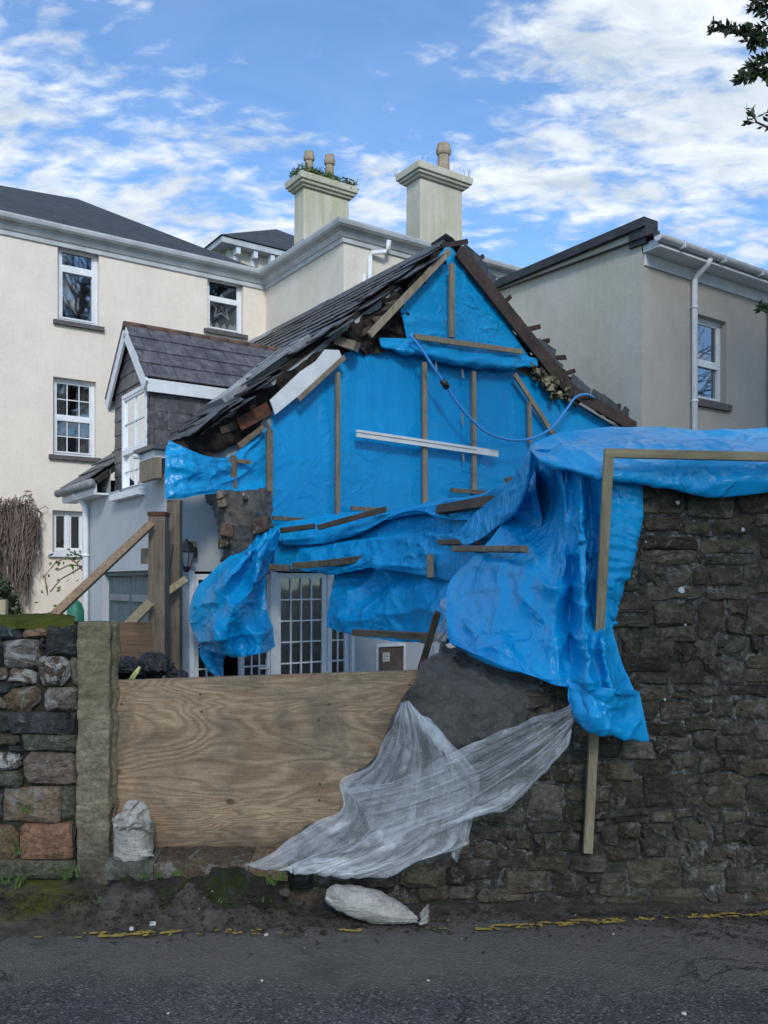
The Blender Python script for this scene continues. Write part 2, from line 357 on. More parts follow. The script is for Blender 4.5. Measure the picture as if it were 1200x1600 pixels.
b = t.grit(b, 3, .16, t.vec((.7, 1, 2))); b = t.grit(b, 14, .2, t.vec((.3, 1, 6))); b = t.grit(b, 60, .12); t.col(b); t.bump(rings, .12, .003); t.bump(fib, .2, .003); M['plywood'] = t.m
# plastics
def mat_film(name, lo, hi, sc=(1.2, 16, 1), rot=0):
    m_ = bpy.data.materials.new(name); m_.use_nodes = True
    t = MT.__new__(MT); t.m = m_; t.nt = m_.node_tree; t.p = t.nt.nodes['Principled BSDF']; t.h = None; t.tc = t.N('ShaderNodeTexCoord')
    t.p.inputs['Roughness'].default_value = .22; t.p.inputs['Specular IOR Level'].default_value = .8
    t.col((.80, .82, .84))
    g = t.noise(1.9, 3, .55, .9, t.vec(sc, (0, 0, rot), 'UV')); g2 = t.noise(1.6, 4, .6, 1.2, t.vec((2.2, 2.2, 1), src='UV'))
    g3 = t.noise(2.8, 2, .5, .9, t.vec(sc, (0, 0, rot + .12), 'UV')); g4 = t.noise(6., 2, .5, .7, t.vec(sc, (0, 0, rot - .15), 'UV'))
    ln = t.ramp(t.math('ABSOLUTE', t.math('SUBTRACT', g3, .5)), [(0., 1.), (.02, .35), (.08, 0.)]); l2 = t.ramp(t.math('ABSOLUTE', t.math('SUBTRACT', g4, .5)), [(0., 1.), (.02, .25), (.06, 0.)])
    a0 = t.ramp(t.math('ADD', t.math('MULTIPLY', g, .45), t.math('MULTIPLY', g2, .55)), [(.40, lo), (.52, lo + (hi - lo) * .35), (.62, hi)])
    a = t.math('ADD', t.math('ADD', a0, t.math('MULTIPLY', ln, .16)), t.math('MULTIPLY', t.math('MULTIPLY', l2, g2), .22), True)
    t.bump(g, .6, .03); t.bump(g4, .5, .010); t.bump(t.noise(9, 5, .6, 1.5), .6, .02)
    tr = t.N('ShaderNodeBsdfTransparent'); tl = t.N('ShaderNodeBsdfTranslucent'); tl.inputs[0].default_value = (.7, .73, .76, 1)
    mx = t.N('ShaderNodeMixShader'); mx.inputs[0].default_value = .3; t.L(t.p.outputs[0], mx.inputs[1]); t.L(tl.outputs[0], mx.inputs[2])
    m2 = t.N('ShaderNodeMixShader'); t.L(a, m2.inputs[0]); t.L(tr.outputs[0], m2.inputs[1]); t.L(mx.outputs[0], m2.inputs[2])
    out = [n_ for n_ in t.nt.nodes if n_.type == 'OUTPUT_MATERIAL'][0]; t.L(m2.outputs[0], out.inputs[0])
    return m_
M['film'] = mat_film('clear_plastic_film', .14, .55, (.6, 3.6, 1))
M['film2'] = mat_film('clear_plastic_film_b', .17, .74, (3.2, .6, 1), .3)
def mat_glass(name, tint=.55, base=.12):
    m_ = bpy.data.materials.new(name); m_.use_nodes = True; nt = m_.node_tree; nt.nodes.clear()
    o = nt.nodes.new('ShaderNodeOutputMaterial'); mx = nt.nodes.new('ShaderNodeMixShader'); tr = nt.nodes.new('ShaderNodeBsdfTransparent')
    gl = nt.nodes.new('ShaderNodeBsdfGlossy'); gl.inputs['Roughness'].default_value = .03; gl.inputs[0].default_value = (.9, .95, 1, 1)
    tr.inputs[0].default_value = (tint, tint, tint, 1)
    fr = nt.nodes.new('ShaderNodeFresnel'); fr.inputs[0].default_value = 1.5
    ad = nt.nodes.new('ShaderNodeMath'); ad.operation = 'ADD'; ad.inputs[1].default_value = base; nt.links.new(fr.outputs[0], ad.inputs[0])
    tc = nt.nodes.new('ShaderNodeTexCoord'); ns = nt.nodes.new('ShaderNodeTexNoise'); ns.inputs['Scale'].default_value = 1.5
    bp = nt.nodes.new('ShaderNodeBump'); bp.inputs['Strength'].default_value = .06; bp.inputs['Distance'].default_value = .03
    nt.links.new(tc.outputs['Object'], ns.inputs[0]); nt.links.new(ns.outputs[0], bp.inputs['Height']); nt.links.new(bp.outputs[0], gl.inputs['Normal'])
    nt.links.new(ad.outputs[0], mx.inputs[0]); nt.links.new(tr.outputs[0], mx.inputs[1]); nt.links.new(gl.outputs[0], mx.inputs[2]); nt.links.new(mx.outputs[0], o.inputs[0])
    return m_
M['glass'] = mat_glass('window_glass', .6, .30)
M['glass_dark'] = mat_glass('door_glass', .7, .14)
t = MT('sandbag_weave', .6, .35)
b = t.mix(t.ramp(t.noise(7, 6, .65), [(.35, 0.), (.7, 1.)]), (.50, .475, .425), (.36, .34, .30)); b = t.grit(b, 9, .2)
for v_ in ((0, 0, 1), (1, 0, 0)):
    ww = t.N('ShaderNodeTexNoise'); t.L(t.vec((3 + 240 * v_[0], 60, 3 + 240 * v_[2])), ww.inputs['Vector']); ww.inputs['Scale'].default_value = 1.0; ww.inputs['Detail'].default_value = 2; b = t.mix(1.0, b, t.rng(ww.outputs[0], .35, .65, .90, 1.08), 'MULTIPLY')
b = t.mix(t.math('MULTIPLY', t.ramp(t.noise(3, 6, .7), [(.5, 0.), (.7, 1.)]), .7), b, (.20, .185, .16)); t.col(b)
wv = t.N('ShaderNodeTexChecker'); wv.inputs['Scale'].default_value = 260; t.bump(wv.outputs[1], .25, .002); t.bump(t.noise(7, 6, .62, 2.2, t.vec((1, 1, 2.5))), .8, .03); t.bump(t.noise(26, 6, .65, 1), .5, .008); M['sack'] = t.m
t = MT('bin_bag', .33, .5); t.col((.012, .014, .019)); t.bump(t.noise(9, 7, .65, 1.5), .9, .03); M['bag'] = t.m
M['tie'] = simple('yellow_tie', (.62, .62, .25), None, .5)
M['leaf'] = simple('dark_leaf', (.022, .045, .018), (.05, .075, .03), .5, .4, 3, 0)
M['leaf2'] = simple('green_leaf', (.05, .10, .02), (.10, .15, .035), .6, .3, 6, 0)
M['bark'] = simple('bark', (.06, .045, .032), (.10, .08, .06), .9, .2, 9, .7)
M['vine'] = simple('dry_vine', (.16, .115, .10), (.27, .205, .18), .95, .1, 5, .5)
M['insul'] = simple('insulation_wool', (.34, .30, .20), (.10, .085, .06), .95, .1, 6, .9, 20)
M['yellow'] = simple('worn_yellow_paint', (.42, .29, .05), (.22, .17, .07), .8, .2, 30, .5, 80)
M['litter'] = simple('dead_leaves', (.022, .018, .014), (.065, .05, .036), .9, .2, 12, 0)
M['chip'] = simple('pale_chips', (.45, .45, .43), None, .8, .2, 12, 0)
M['green_plastic'] = simple('green_plastic', (.02, .13, .08), (.03, .18, .11), .5, .4, 6, .3)
M['label'] = simple('paper_label', (.62, .62, .60), None, .7, .2, 1, 0)
M['print'] = simple('label_print', (.10, .10, .10), None, .7, .2, 1, 0)
M['plaque'] = simple('brown_cupboard_door', (.085, .06, .045), (.13, .10, .08), .6, .4, 9, .3)
M['yard'] = simple('yard_gravel', (.10, .09, .08), (.16, .15, .13), .9, .2, 20, .8, 60)

# ground materials
t = MT('asphalt', .78, .35)
cell = t.voro(95, out='Color'); sepc = t.N('ShaderNodeSeparateColor'); t.L(cell, sepc.inputs[0])
b = t.mix(t.ramp(t.noise(1.1, 5, .6, .6), [(.35, 0.), (.68, 1.)]), (.052, .054, .058), (.080, .080, .080)); b = t.grit(b, 2.2, .14, t.vec((.5, 1, 1))); b = t.grit(b, 30, .22)
b = t.mix(t.ramp(sepc.outputs[0], [(.78, 0.), (.92, .75), (1., 1.)]), b, (.17, .165, .155))
b = t.mix(t.ramp(sepc.outputs[1], [(.6, 0.), (.95, .8)]), b, (.018, .018, .019))
yy = t.xyz()[1]
edge = t.math('ADD', t.rng(yy, 3.72, 4.05, 0., 1.), t.rng(t.noise(2.4, 6, .7), .3, .7, -.5, .5), True)
b = t.mix(t.math('MULTIPLY', edge, .75), b, t.mix(t.noise(14, 6, .7), (.085, .076, .065), (.16, .145, .125)))
b = t.mix(t.math('MULTIPLY', t.ramp(t.noise(1.7, 6, .65, .3), [(.55, 0.), (.62, 1.)]), .35), b, (.03, .031, .034))
t.col(b); ck = t.ramp(t.math('ABSOLUTE', t.math('SUBTRACT', t.noise(1.3, 6, .62, .4), .5)), [(0., 1.), (.006, .6), (.014, 0.)])
mk2 = t.ramp(t.noise(.8, 2), [(.5, 0.), (.6, 1.)]); ck = t.math('MULTIPLY', ck, mk2); b = t.mix(t.math('MULTIPLY', ck, .75), b, (.014, .014, .014)); t.col(b); t.bump(t.math('SUBTRACT', 1.0, ck), .6, .01)
t.bump(t.voro(95), .8, .008); t.bump(t.noise(140, 3, .6), .5, .003); t.bump(t.noise(2, 3), .3, .02); M['asphalt'] = t.m
t = MT('verge_dirt', .9, .2)
b = t.mix(t.ramp(t.noise(5, 8, .7, .4), [(.3, 0.), (.7, 1.)]), (.032, .029, .025), (.105, .094, .08)); b = t.grit(b, 20, .35)
b = t.mix(t.ramp(t.voro(70, out='Distance'), [(0., .8), (.25, 0.)]), b, (.11, .10, .09))
xo = t.xyz()
ms = t.math('MULTIPLY', t.ramp(t.noise(4.5, 7, .7), [(.42, 0.), (.58, 1.)]), t.math('MULTIPLY', t.rng(xo[0], -1.45, -1.9, 0, 1), t.rng(xo[1], 4.45, 4.65, 0, 1)))
b = t.mix(ms, b, (.085, .095, .018)); t.col(b); t.bump(t.noise(45, 8, .75), 1, .015); M['verge'] = t.m

t = MT('bank_soil', .95, .15)
b = t.mix(t.ramp(t.noise(6, 8, .7, .4), [(.3, 0.), (.7, 1.)]), (.018, .016, .013), (.075, .065, .053)); b = t.grit(b, 22, .4); b = t.mix(t.ramp(t.noise(7, 7, .7), [(.5, 0.), (.6, 1.)]), b, (.035, .05, .012))
t.col(b); t.bump(t.noise(38, 8, .8), 1, .03); M['bank'] = t.m
# ------------------------------------------------------------ ground
mb = MB(); mb.quad((-400, -200, -.03), (400, -200, -.03), (400, 600, -.03), (-400, 600, -.03)); struct('ground', mb, M['yard'])
mb = MB(); mb.quad((-60, -7, 0), (60, -7, 0), (60, 5.0, 0), (-60, 5.0, 0)); struct('road', mb, M['asphalt'])
mb = MB(); nx, ny = 420, 40
for j in range(ny + 1):
    for i in range(nx + 1):
        x = -7 + 14 * i / nx; y = 4.28 + .75 * j / ny
        f = j / ny; left = max(0, min(1, (.2 - x) / 1.2))
        z = -.012 + (.03 + .085 * left) * f ** 1.3 + .02 * noise.noise((x * 3, y * 6, 0)) * min(1, f * 3) + .009 * noise.noise((x * 19, y * 19, 3)) * min(1, f * 3)
        ex = max(0, min(1, (x + 1.62) / .15, (-.50 - x) / .2)); by = max(0, min(1, (y - 4.46 - .05 * noise.noise((x * 3, 7, 0))) / .26)); z += ex * by * by * (3 - 2 * by) * (.10 + .03 * noise.noise((x * 7, y * 7, 2)))
        z += .006 * noise.noise((x * 1.1, y * 3, 8)); mb.v.append((x, y, z))
for j in range(ny):
    for i in range(nx):
        a = j * (nx + 1) + i; mb.f.append((a, a + 1, a + nx + 2, a + nx + 1)); mb.mi.append(0)
struct('verge', mb, M['verge'], True)
# worn yellow line: fine cells kept where paint survives
mb = MB()
line = [(-200, 1470), (0, 1467), (170, 1463), (340, 1459), (500, 1458), (620, 1456), (780, 1452), (900, 1444), (1050, 1436), (1200, 1430), (1500, 1420)]
def gy(px, py): Y = CAMZ * F / (py - HZ); return V((px - 600) / F * Y, Y, 0)
lp = [gy(*q) for q in line]
def keep(x):
    px = 600 + x / 3.95 * F
    if px > 760: return .42 + .13 * min(1, (px - 760) / 250)
    if 105 < px < 230 or 320 < px < 350 or 365 < px < 385 or 505 < px < 560: return .55
    return .22
for a, b_ in zip(lp[:-1], lp[1:]):
    n = max(2, int((b_ - a).length / .008))
    for i in range(n):
        p = a.lerp(b_, i / n); q = a.lerp(b_, (i + 1) / n)
        for k in range(10):
            w0 = -.037 + .0074 * k; c0 = V(0, w0, .0045); c1 = V(0, w0 + .0074, .0045)
            nv = .5 + .9 * noise.noise((p.x * 9, (p.y + w0) * 30, 0)) * .6 + .35 * noise.noise((p.x * 40, (p.y + w0) * 50, 5)) + .25 * noise.noise((p.x * 2.3, 0, 2)) + .3 * noise.noise((p.x * 14 + (p.y + w0) * 20, (p.y + w0) * 30, 9))
            if nv < keep(p.x) - (abs(k - 4.5) / 4.5) ** 3 * .15: mb.quad(p + c0, q + c0, q + c1, p + c1)
for i, v_ in enumerate(mb.v):
    if v_[1] > 4.28: mb.v[i] = (v_[0], v_[1], .012)
struct('yellow_line', mb, M['yellow'])

# ------------------------------------------------------------ frames of reference for the buildings
TH = math.radians(34.5); U = V(math.cos(TH), math.sin(TH), 0); W_ = V(-math.sin(TH), math.cos(TH), 0)
O = V((272 - 600) / F * 10, 10, 0); Z = V(0, 0, 1); CAM = V(0, 0, CAMZ)
def hit(px, py, p0, n):
    d = V((px - 600) / F, 1, (HZ - py) / F); return CAM + d * ((p0 - CAM).dot(n) / d.dot(n))
def G(px, py, l=0, off=0): return hit(px, py, O + W_ * l, W_)
def loc(p): q = p - O; return q.dot(U), q.dot(W_), q.z
def Ga(px, py, l=0): a = loc(hit(px, py, O + W_ * l, W_)); return a[0], a[2]
def Sl(px, py, a=0): q = loc(hit(px, py, O + U * a, U)); return q[1], q[2]
def cot(a, l, z): return O + U * a + W_ * l + Z * z
def PG(s, z, d): return O + U * s - W_ * d + Z * z                 # gable plane
def PS(s, z, d): return O + W_ * s - U * d + Z * z                 # side wall plane
LA, AB, LC = 6.5, 4.44, 3.44
def PA(s, z, d): return O + U * s + W_ * (LA - d) + Z * z
def PB(s, z, d): return O + U * (AB - d) + W_ * s + Z * z
def PC(s, z, d): return O + U * s + W_ * (LC - d) + Z * z
RQ = V((1003 - 600) / F * 14.1, 14.1, 0)
def PR(s, z, d): return RQ + U * s - W_ * d + Z * z
def PL(s, z, d): return RQ + W_ * s - U * d + Z * z
def Ra(px, py): q = hit(px, py, RQ, W_) - RQ; return q.dot(U), q.z

def wall(mb, Wf, s0, s1, z0, z1, ops=(), rev=.13, mi=0):
    ss = sorted({s0, s1, *[o[0] for o in ops], *[o[1] for o in ops]}); zs = sorted({z0, z1, *[o[2] for o in ops], *[o[3] for o in ops]})
    for a, b_ in zip(ss[:-1], ss[1:]):
        for c_, d in zip(zs[:-1], zs[1:]):
            ms, mz = (a + b_) / 2, (c_ + d) / 2
            if any(o[0] < ms < o[1] and o[2] < mz < o[3] for o in ops): continue
            mb.quad(Wf(a, c_, 0), Wf(b_, c_, 0), Wf(b_, d, 0), Wf(a, d, 0), mi=mi)
    for (a, b_, c_, d) in ops:
        for p, q in (((a, c_), (b_, c_)), ((b_, c_), (b_, d)), ((b_, d), (a, d)), ((a, d), (a, c_))):
            mb.quad(Wf(*p, 0), Wf(*p, -rev), Wf(*q, -rev), Wf(*q, 0), mi=mi)

def window(parent, Wf, s0, s1, z0, z1, d=-.1, fw=.06, transom=None, bars=(0, 0), bars2=None, mull=0, sill=True, curtain=None, glass='glass', name='window', barw=.018, label=None, sillw=.08, rmm=.3, rdp=.9):
    m_ = MB()
    for (a, b_, c_, e) in ((s0, s1, z0, z0 + fw), (s0, s1, z1 - fw, z1), (s0, s0 + fw, z0 + fw, z1 - fw), (s1 - fw, s1, z0 + fw, z1 - fw)):
        m_.box(Wf, a, b_, c_, e, d - .06, d)
    lights = [(s0 + fw, s1 - fw, z0 + fw, z1 - fw)]
    if transom:
        zt = transom; m_.box(Wf, s0 + fw, s1 - fw, zt - fw * .45, zt + fw * .45, d - .06, d + .004)
        lights = [(s0 + fw, s1 - fw, zt + fw * .45, z1 - fw), (s0 + fw, s1 - fw, z0 + fw, zt - fw * .45)]
    if mull:
        w = (s1 - s0) / (mull + 1)
        L2 = []
        for k in range(mull + 1):
            L2.append((s0 + fw + k * w - (fw * .5 if k else 0), s0 + (k + 1) * w - (fw * .5 if k < mull else fw), z0 + fw, z1 - fw))
            if k: m_.box(Wf, s0 + k * w - fw * .5, s0 + k * w + fw * .5, z0 + fw, z1 - fw, d - .06, d + .003)
        lights = L2
    o = mk(name, m_, M['pvc'], parent, bevel=.006, label=label)
    for i, (a, b_, c_, e) in enumerate(lights):
        sm = MB(); q = fw * .5
        for (a1, b1, c1, e1) in ((a, b_, c_, c_ + q), (a, b_, e - q, e), (a, a + q, c_ + q, e - q), (b_ - q, b_, c_ + q, e - q)):
            sm.box(Wf, a1, b1, c1, e1, d - .045, d - .012 + (.025 if i and transom else 0))
        mk('sash', sm, M['pvc'], o)
        nb = bars if (i == 0 or bars2 is None) else bars2
        if nb != (0, 0):
            bm_ = MB()
            for k in range(1, nb[0]): x = a + (b_ - a) * k / nb[0]; bm_.box(Wf, x - barw / 2, x + barw / 2, c_ + q, e - q, d - .032, d - .018)
            for k in range(1, nb[1]): y = c_ + (e - c_) * k / nb[1]; bm_.box(Wf, a + q, b_ - q, y - barw / 2, y + barw / 2, d - .031, d - .019)
            mk('glazing_bars', bm_, M['pvc'], o)
        pn = MB(); pn.quad(Wf(a, c_, d - .035), Wf(b_, c_, d - .035), Wf(b_, e, d - .035), Wf(a, e, d - .035)); mk('pane', pn, M[glass], o)
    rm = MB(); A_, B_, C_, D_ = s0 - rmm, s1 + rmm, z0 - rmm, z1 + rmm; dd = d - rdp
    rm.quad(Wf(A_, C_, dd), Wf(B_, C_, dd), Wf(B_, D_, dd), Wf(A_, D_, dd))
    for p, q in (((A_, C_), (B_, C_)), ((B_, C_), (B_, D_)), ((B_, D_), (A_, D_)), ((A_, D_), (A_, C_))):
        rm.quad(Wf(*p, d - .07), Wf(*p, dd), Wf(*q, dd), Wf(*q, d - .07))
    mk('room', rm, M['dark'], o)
    if curtain:
        cm = MB()
        for (c0, c1) in curtain:
            n = 40
            for k in range(n):
                x0 = s0 + (s1 - s0) * (c0 + (c1 - c0) * k / n); x1 = s0 + (s1 - s0) * (c0 + (c1 - c0) * (k + 1) / n)
                f = lambda x: d - .14 + .025 * math.sin(x * 70)
                cm.quad(Wf(x0, z0, f(x0)), Wf(x1, z0, f(x1)), Wf(x1, z1, f(x1)), Wf(x0, z1, f(x0)))
        mk('curtain', cm, M['curtain'], o, True)
    if sill:
        sm = MB(); sm.box(Wf, s0 - .08, s1 + .08, z0 - sillw, z0, -.12, .07); mk('sill', sm, M['sill'] if sill is True else M[sill], o, bevel=.006)
    return o

def sweep(mb, path, prof, mi=0):
    """path: list of (a,l) plan points; outward side is -W_/-U; prof: list of (out,z)"""
    n = len(path); rows = []
    for i in range(n):
        dirs = []
        if i > 0: dirs.append((path[i][0] - path[i - 1][0], path[i][1] - path[i - 1][1]))
        if i < n - 1: dirs.append((path[i + 1][0] - path[i][0], path[i + 1][1] - path[i][1]))
        nr = []
        for (x, y) in dirs:
            L_ = math.hypot(x, y); nr.append((y / L_, -x / L_))
        if len(nr) == 1: ox, oy = nr[0]
        else: ox, oy = nr[0][0] + nr[1][0], nr[0][1] + nr[1][1]
        rows.append([cot(path[i][0] + ox * d, path[i][1] + oy * d, z) for (d, z) in prof])
    for i in range(n - 1):
        for k in range(len(prof) - 1): mb.quad(rows[i][k], rows[i + 1][k], rows[i + 1][k + 1], rows[i][k + 1], mi=mi)
    mb.quad(*rows[0], mi=mi); mb.quad(*reversed(rows[-1]), mi=mi)

def drainpipe(parent, pts, r=.04, name='drainpipe', brackets=()):
    m_ = MB(); m_.tube(pts, r, 12)
    o = mk(name, m_, M['pvc'], parent, True)
    for p in brackets:
        b_ = MB(); b_.lathe(Vector(p) - Z * .02, [(r * 1.25, 0), (r * 1.25, .04)], 12); mk('pipe_clip', b_, M['pvc'], o, True)
    return o

# ------------------------------------------------------------ big cream house
house = thing('cream_house', cot(0, LA, 0), 'tall cream rendered house with white cornice, sash windows and two chimneys behind the cottage', 'house')
def rectA(x0, y0, x1, y1):
    p = Ga(x0, (y0), LA); q = Ga(x1, y1, LA); return p[0], q[0], q[1], p[1]
w1 = rectA(90, 379, 155, 511); w2 = rectA(324, 428, 380, 524); w3 = rectA(83, 588, 150, 716); w4 = rectA(82, 797, 134, 864)
HT = 8.16
mb = MB(); wall(mb, PA, -7, AB, -.05, HT, [w1, w2, w3, w4]); mk('front_wall', mb, M['plaster_cream'], house)
mb = MB(); wall(mb, PB, LC, LA, -.05, HT); mk('return_wall', mb, M['plaster_cream_c'], house)
mb = MB(); wall(mb, PC, AB, 9.4, -.05, HT); mk('wing_wall', mb, M['plaster_cream_c'], house)
window(house, PA, *w1, transom=Ga(120, 420, LA)[1], fw=.07, curtain=None)
o = window(house, PA, *w2, transom=Ga(350, 467, LA)[1], fw=.06, glass='glass_dark')
sm = MB(); cs = ((w2[0] + w2[1]) / 2, w2[2] + .55)      # star hanging behind the glass
pts = [(cs[0] + r * math.cos(math.radians(90 + 36 * k)), cs[1] + r * math.sin(math.radians(90 + 36 * k))) for k, r in enumerate([.27, .11] * 5)]
for k in range(10): sm.beam(PA(*pts[k], -.2), PA(*pts[(k + 1) % 10], -.2), .03, .012, W_)
for k in range(0, 10, 2): sm.beam(PA(*cs, -.2), PA(*pts[k], -.2), .012, .01, W_)
for dx in (-.25, -.1, .05, .2, .28): sm.lathe(PA(cs[0] + dx, w2[2] + .07, -.2), [(.05, 0), (.055, .08), (.02, .14 + .1 * abs(dx))], 8)
mk('star_ornament', sm, M['pvc'], o)
window(house, PA, *w3, transom=Ga(116, 653, LA)[1], fw=.06, bars=(3, 2), bars2=(3, 2), curtain=[(0, .40), (.62, 1)], glass='glass_dark')
window(house, PA, *w4, fw=.06, mull=1, sill='pvc')
prof = [(0, -.32), (.035, -.32), (.035, -.24), (.06, -.23), (.10, -.17), (.10, -.14), (.14, -.13), (.14, -.11), (.20, -.11), (.235, -.08), (.25, -.03), (.25, .0), (.235, .0), (.21, -.06), (.12, -.05), (.12, .03), (0, .03)]
mb = MB(); sweep(mb, [(-7, LA), (AB, LA), (AB, LC), (9.4, LC)], [(d, HT + z) for d, z in prof]); mk('cornice', mb, M['cornice'], house)
ap = loc(G(122, 311, 10)); bl = loc(G(-120, 316, 10))
mb = MB(); e0 = cot(-7, LA - .1, HT + .03); e1 = cot(AB - .1, LA - .1, HT + .03)
A1 = cot(*ap[:1], 10, ap[2]); A0 = cot(bl[0], 10, bl[2])
mb.quad(e0, e1, A1, A0); mb.quad(e1, cot(AB - .1, 15, HT + .03), A1)
mb.quad(A0, A1, cot(AB - .1, 15, HT + .03), cot(-7, 15, HT + .03)); o = mk('roof', mb, M['roof_plain'], house)
for px in (50, 98):
    s_ = MB(); q = loc(G(px, 360, LA)); s_.beam(e0.lerp(e1, (q[0] + 7) / 11.4) + Z * .01, A0.lerp(A1, (px + 120) / 242) + Z * .012, .04, .02, V(0, -.4, 1)); mk('roof_seam', s_, M['roof_plain'], o)
mb = MB(); mb.quad(cot(AB + .02, LC + .02, HT - .02), cot(9.4, LC + .02, HT - .02), cot(9.4, 12, HT + .5), cot(AB + .02, 12, HT + .5)); mk('flat_roof', mb, M['roof_plain'], house)
# drain with swan neck
a0, z0 = Ga(575, 432, LC); a1, z1 = Ga(598, 383, LC)
drainpipe(house, [PC(a0, 3, .06), PC(a0, z0 - .05, .06), PC(a0, z0 + .35, .06), PC(a0 + .03, z0 + .42, .07), PC(a1 - .05, z1 - .18, .16), PC(a1, z1 - .12, .18), PC(a1, z1 + .02, .2)], .045)
drainpipe(house, [PC(a0 - .12, 3, .05), PC(a0 - .12, z0, .05)], .035)
# far eaves with brackets
TL = 12.; ta, tz = Ga(347, 368, TL)
tower = mk('upper_storey', (lambda m_: (m_.hexa([cot(ta + .35, TL + .35, 7), cot(ta + 6, TL + .35, 7), cot(ta + 6, TL + 5, 7), cot(ta + .35, TL + 5, 7), cot(ta + .35, TL + .35, tz - .1), cot(ta + 6, TL + .35, tz - .1), cot(ta + 6, TL + 5, tz - .1), cot(ta + .35, TL + 5, tz - .1)]), m_)[1])(MB()), M['plaster_cream_c'], house)
mb = MB(); mb.hexa([cot(ta, TL, tz - .16), cot(ta + 6.4, TL, tz - .16), cot(ta + 6.4, TL + 5.4, tz - .16), cot(ta, TL + 5.4, tz - .16), cot(ta, TL, tz), cot(ta + 6.4, TL, tz), cot(ta + 6.4, TL + 5.4, tz), cot(ta, TL + 5.4, tz)]); mk('eaves_board', mb, M['cornice'], tower)
mb = MB(); c0 = [cot(ta - .05, TL - .05, tz + .01), cot(ta + 6.4, TL - .05, tz + .01), cot(ta + 6.4, TL + 5.4, tz + .01), cot(ta - .05, TL + 5.4, tz + .01)]
tp = cot(*loc(G(432, 358, TL + 2.2))[:1], TL + 2.2, loc(G(432, 358, TL + 2.2))[2])
for k in range(4): mb.quad(c0[k], c0[(k + 1) % 4], tp)
mk('hipped_roof', mb, M['roof_plain'], tower)
for k in range(6):
    bk = MB(); Wf = lambda s, z, d: cot(s, TL + .35 - d, z)
    s = ta + .45 + k * .52; bk.box(Wf, s, s + .12, tz - .36, tz - .165, 0, .3); bk.box(Wf, s + .005, s + .115, tz - .55, tz - .362, 0, .12); mk('bracket', bk, M['white'], tower)
for k in range(3):
    bk = MB(); Wf = lambda s, z, d: cot(ta + .35 - d, s, z); s = TL + .7 + k * .6
    bk.box(Wf, s, s + .12, tz - .36, tz - .165, 0, .3); mk('bracket', bk, M['white'], tower)
# chimneys
def chimney(l, px0, px1, pxs, ytop, ycap, caph, over, pots, green):
    a0 = Ga(px0, ytop, l)[0]; a1 = Ga(px1, ytop, l)[0]; zt = Ga((px0 + px1) / 2, ytop, l)[1]
    l1 = Sl(pxs, ytop, a0)[0]; zb = HT - .2
    m_ = MB(); k = .02
    m_.hexa([cot(a0 - k, l - k, zb), cot(a1 + k, l - k, zb), cot(a1 + k, l1 + k, zb), cot(a0 - k, l1 + k, zb), cot(a0, l, zt), cot(a1, l, zt), cot(a1, l1, zt), cot(a0, l1, zt)])
    o = mk('chimney', m_, M['plaster_chim'], house, bevel=.02)
    fb = MB(); fb.hexa([cot(a0 - .06, l - .06, zb), cot(a1 + .06, l - .06, zb), cot(a1 + .06, l1 + .06, zb), cot(a0 - .06, l1 + .06, zb), cot(a0 - .035, l - .035, HT + .45), cot(a1 + .035, l - .035, HT + .45), cot(a1 + .035, l1 + .035, HT + .45), cot(a0 - .035, l1 + .035, HT + .45)]); mk('flashing', fb, M['lead'], o)
    cm = MB(); z = zt
    for (ov, h) in ((over * .35, .05), (over * .7, .06), (over, caph - .11)):
        cm.hexa([cot(a0 - ov, l - ov, z), cot(a1 + ov, l - ov, z), cot(a1 + ov, l1 + ov, z), cot(a0 - ov, l1 + ov, z), cot(a0 - ov - .01, l - ov - .01, z + h), cot(a1 + ov + .01, l - ov - .01, z + h), cot(a1 + ov + .01, l1 + ov + .01, z + h), cot(a0 - ov - .01, l1 + ov + .01, z + h)]); z += h + .001
    cm.hexa([cot(a0 - over * .9, l - over * .9, z), cot(a1 + over * .9, l - over * .9, z), cot(a1 + over * .9, l1 + over * .9, z), cot(a0 - over * .9, l1 + over * .9, z), cot(a0 + .1, l + .1, z + .1), cot(a1 - .1, l + .1, z + .1), cot(a1 - .1, l1 - .1, z + .1), cot(a0 + .1, l1 - .1, z + .1)])
    mk('chimney_cap', cm, M['plaster_chim'], o, bevel=.012)
    for (pxp, ypt, rad) in pots:
        lm = (l + l1) / 2; aa, zz_ = Ga(pxp, ypt, lm); h = zz_ - z
        pm = MB(); pm.lathe(cot(aa, lm, z), [(rad * 1.0, -.1), (rad * .84, h * .5), (rad * .8, h * .68), (rad * .98, h * .70), (rad * 1.1, h * .76), (rad * 1.1, h * .86), (rad * .95, h * .89), (rad * .9, h), (rad * .65, h), (rad * .65, h * .8)], 8)
        mk('chimney_pot', pm, M['pot' if 'pot' in M else 'plaster_chim'], o, False)
    if green:
        gm = MB(); rnd = random.Random(3)
        for _ in range(1500):
            a = rnd.uniform(a0 - over, a1 + over); ll = rnd.choice([rnd.uniform(l - over, l - over + .22), rnd.uniform(l, l1)])
            if a < a0 + .15: ll = rnd.uniform(l - over, l1)
            c_ = cot(a, ll, z + rnd.uniform(-.04, .14)); d = V(rnd.gauss(0, 1), rnd.gauss(0, 1), rnd.gauss(.4, 1)).normalized() * .06; e = V(rnd.gauss(0, 1), rnd.gauss(0, 1), rnd.gauss(0, 1)).normalized() * .018
            gm.quad(c_ - d - e, c_ - d + e, c_ + d)
        gw = mk('weeds', gm, M['leaf2'], o, stuff=True)
    return o, z
M['pot'] = simple('buff_chimney_pot', (.42, .33, .24), (.30, .25, .17), .8, .2, 7, .5, 20)
chimney(5.44, 475, 545, 460, 302, 275, .24, .14, [(483, 238, .105), (515, 243, .105)], True)
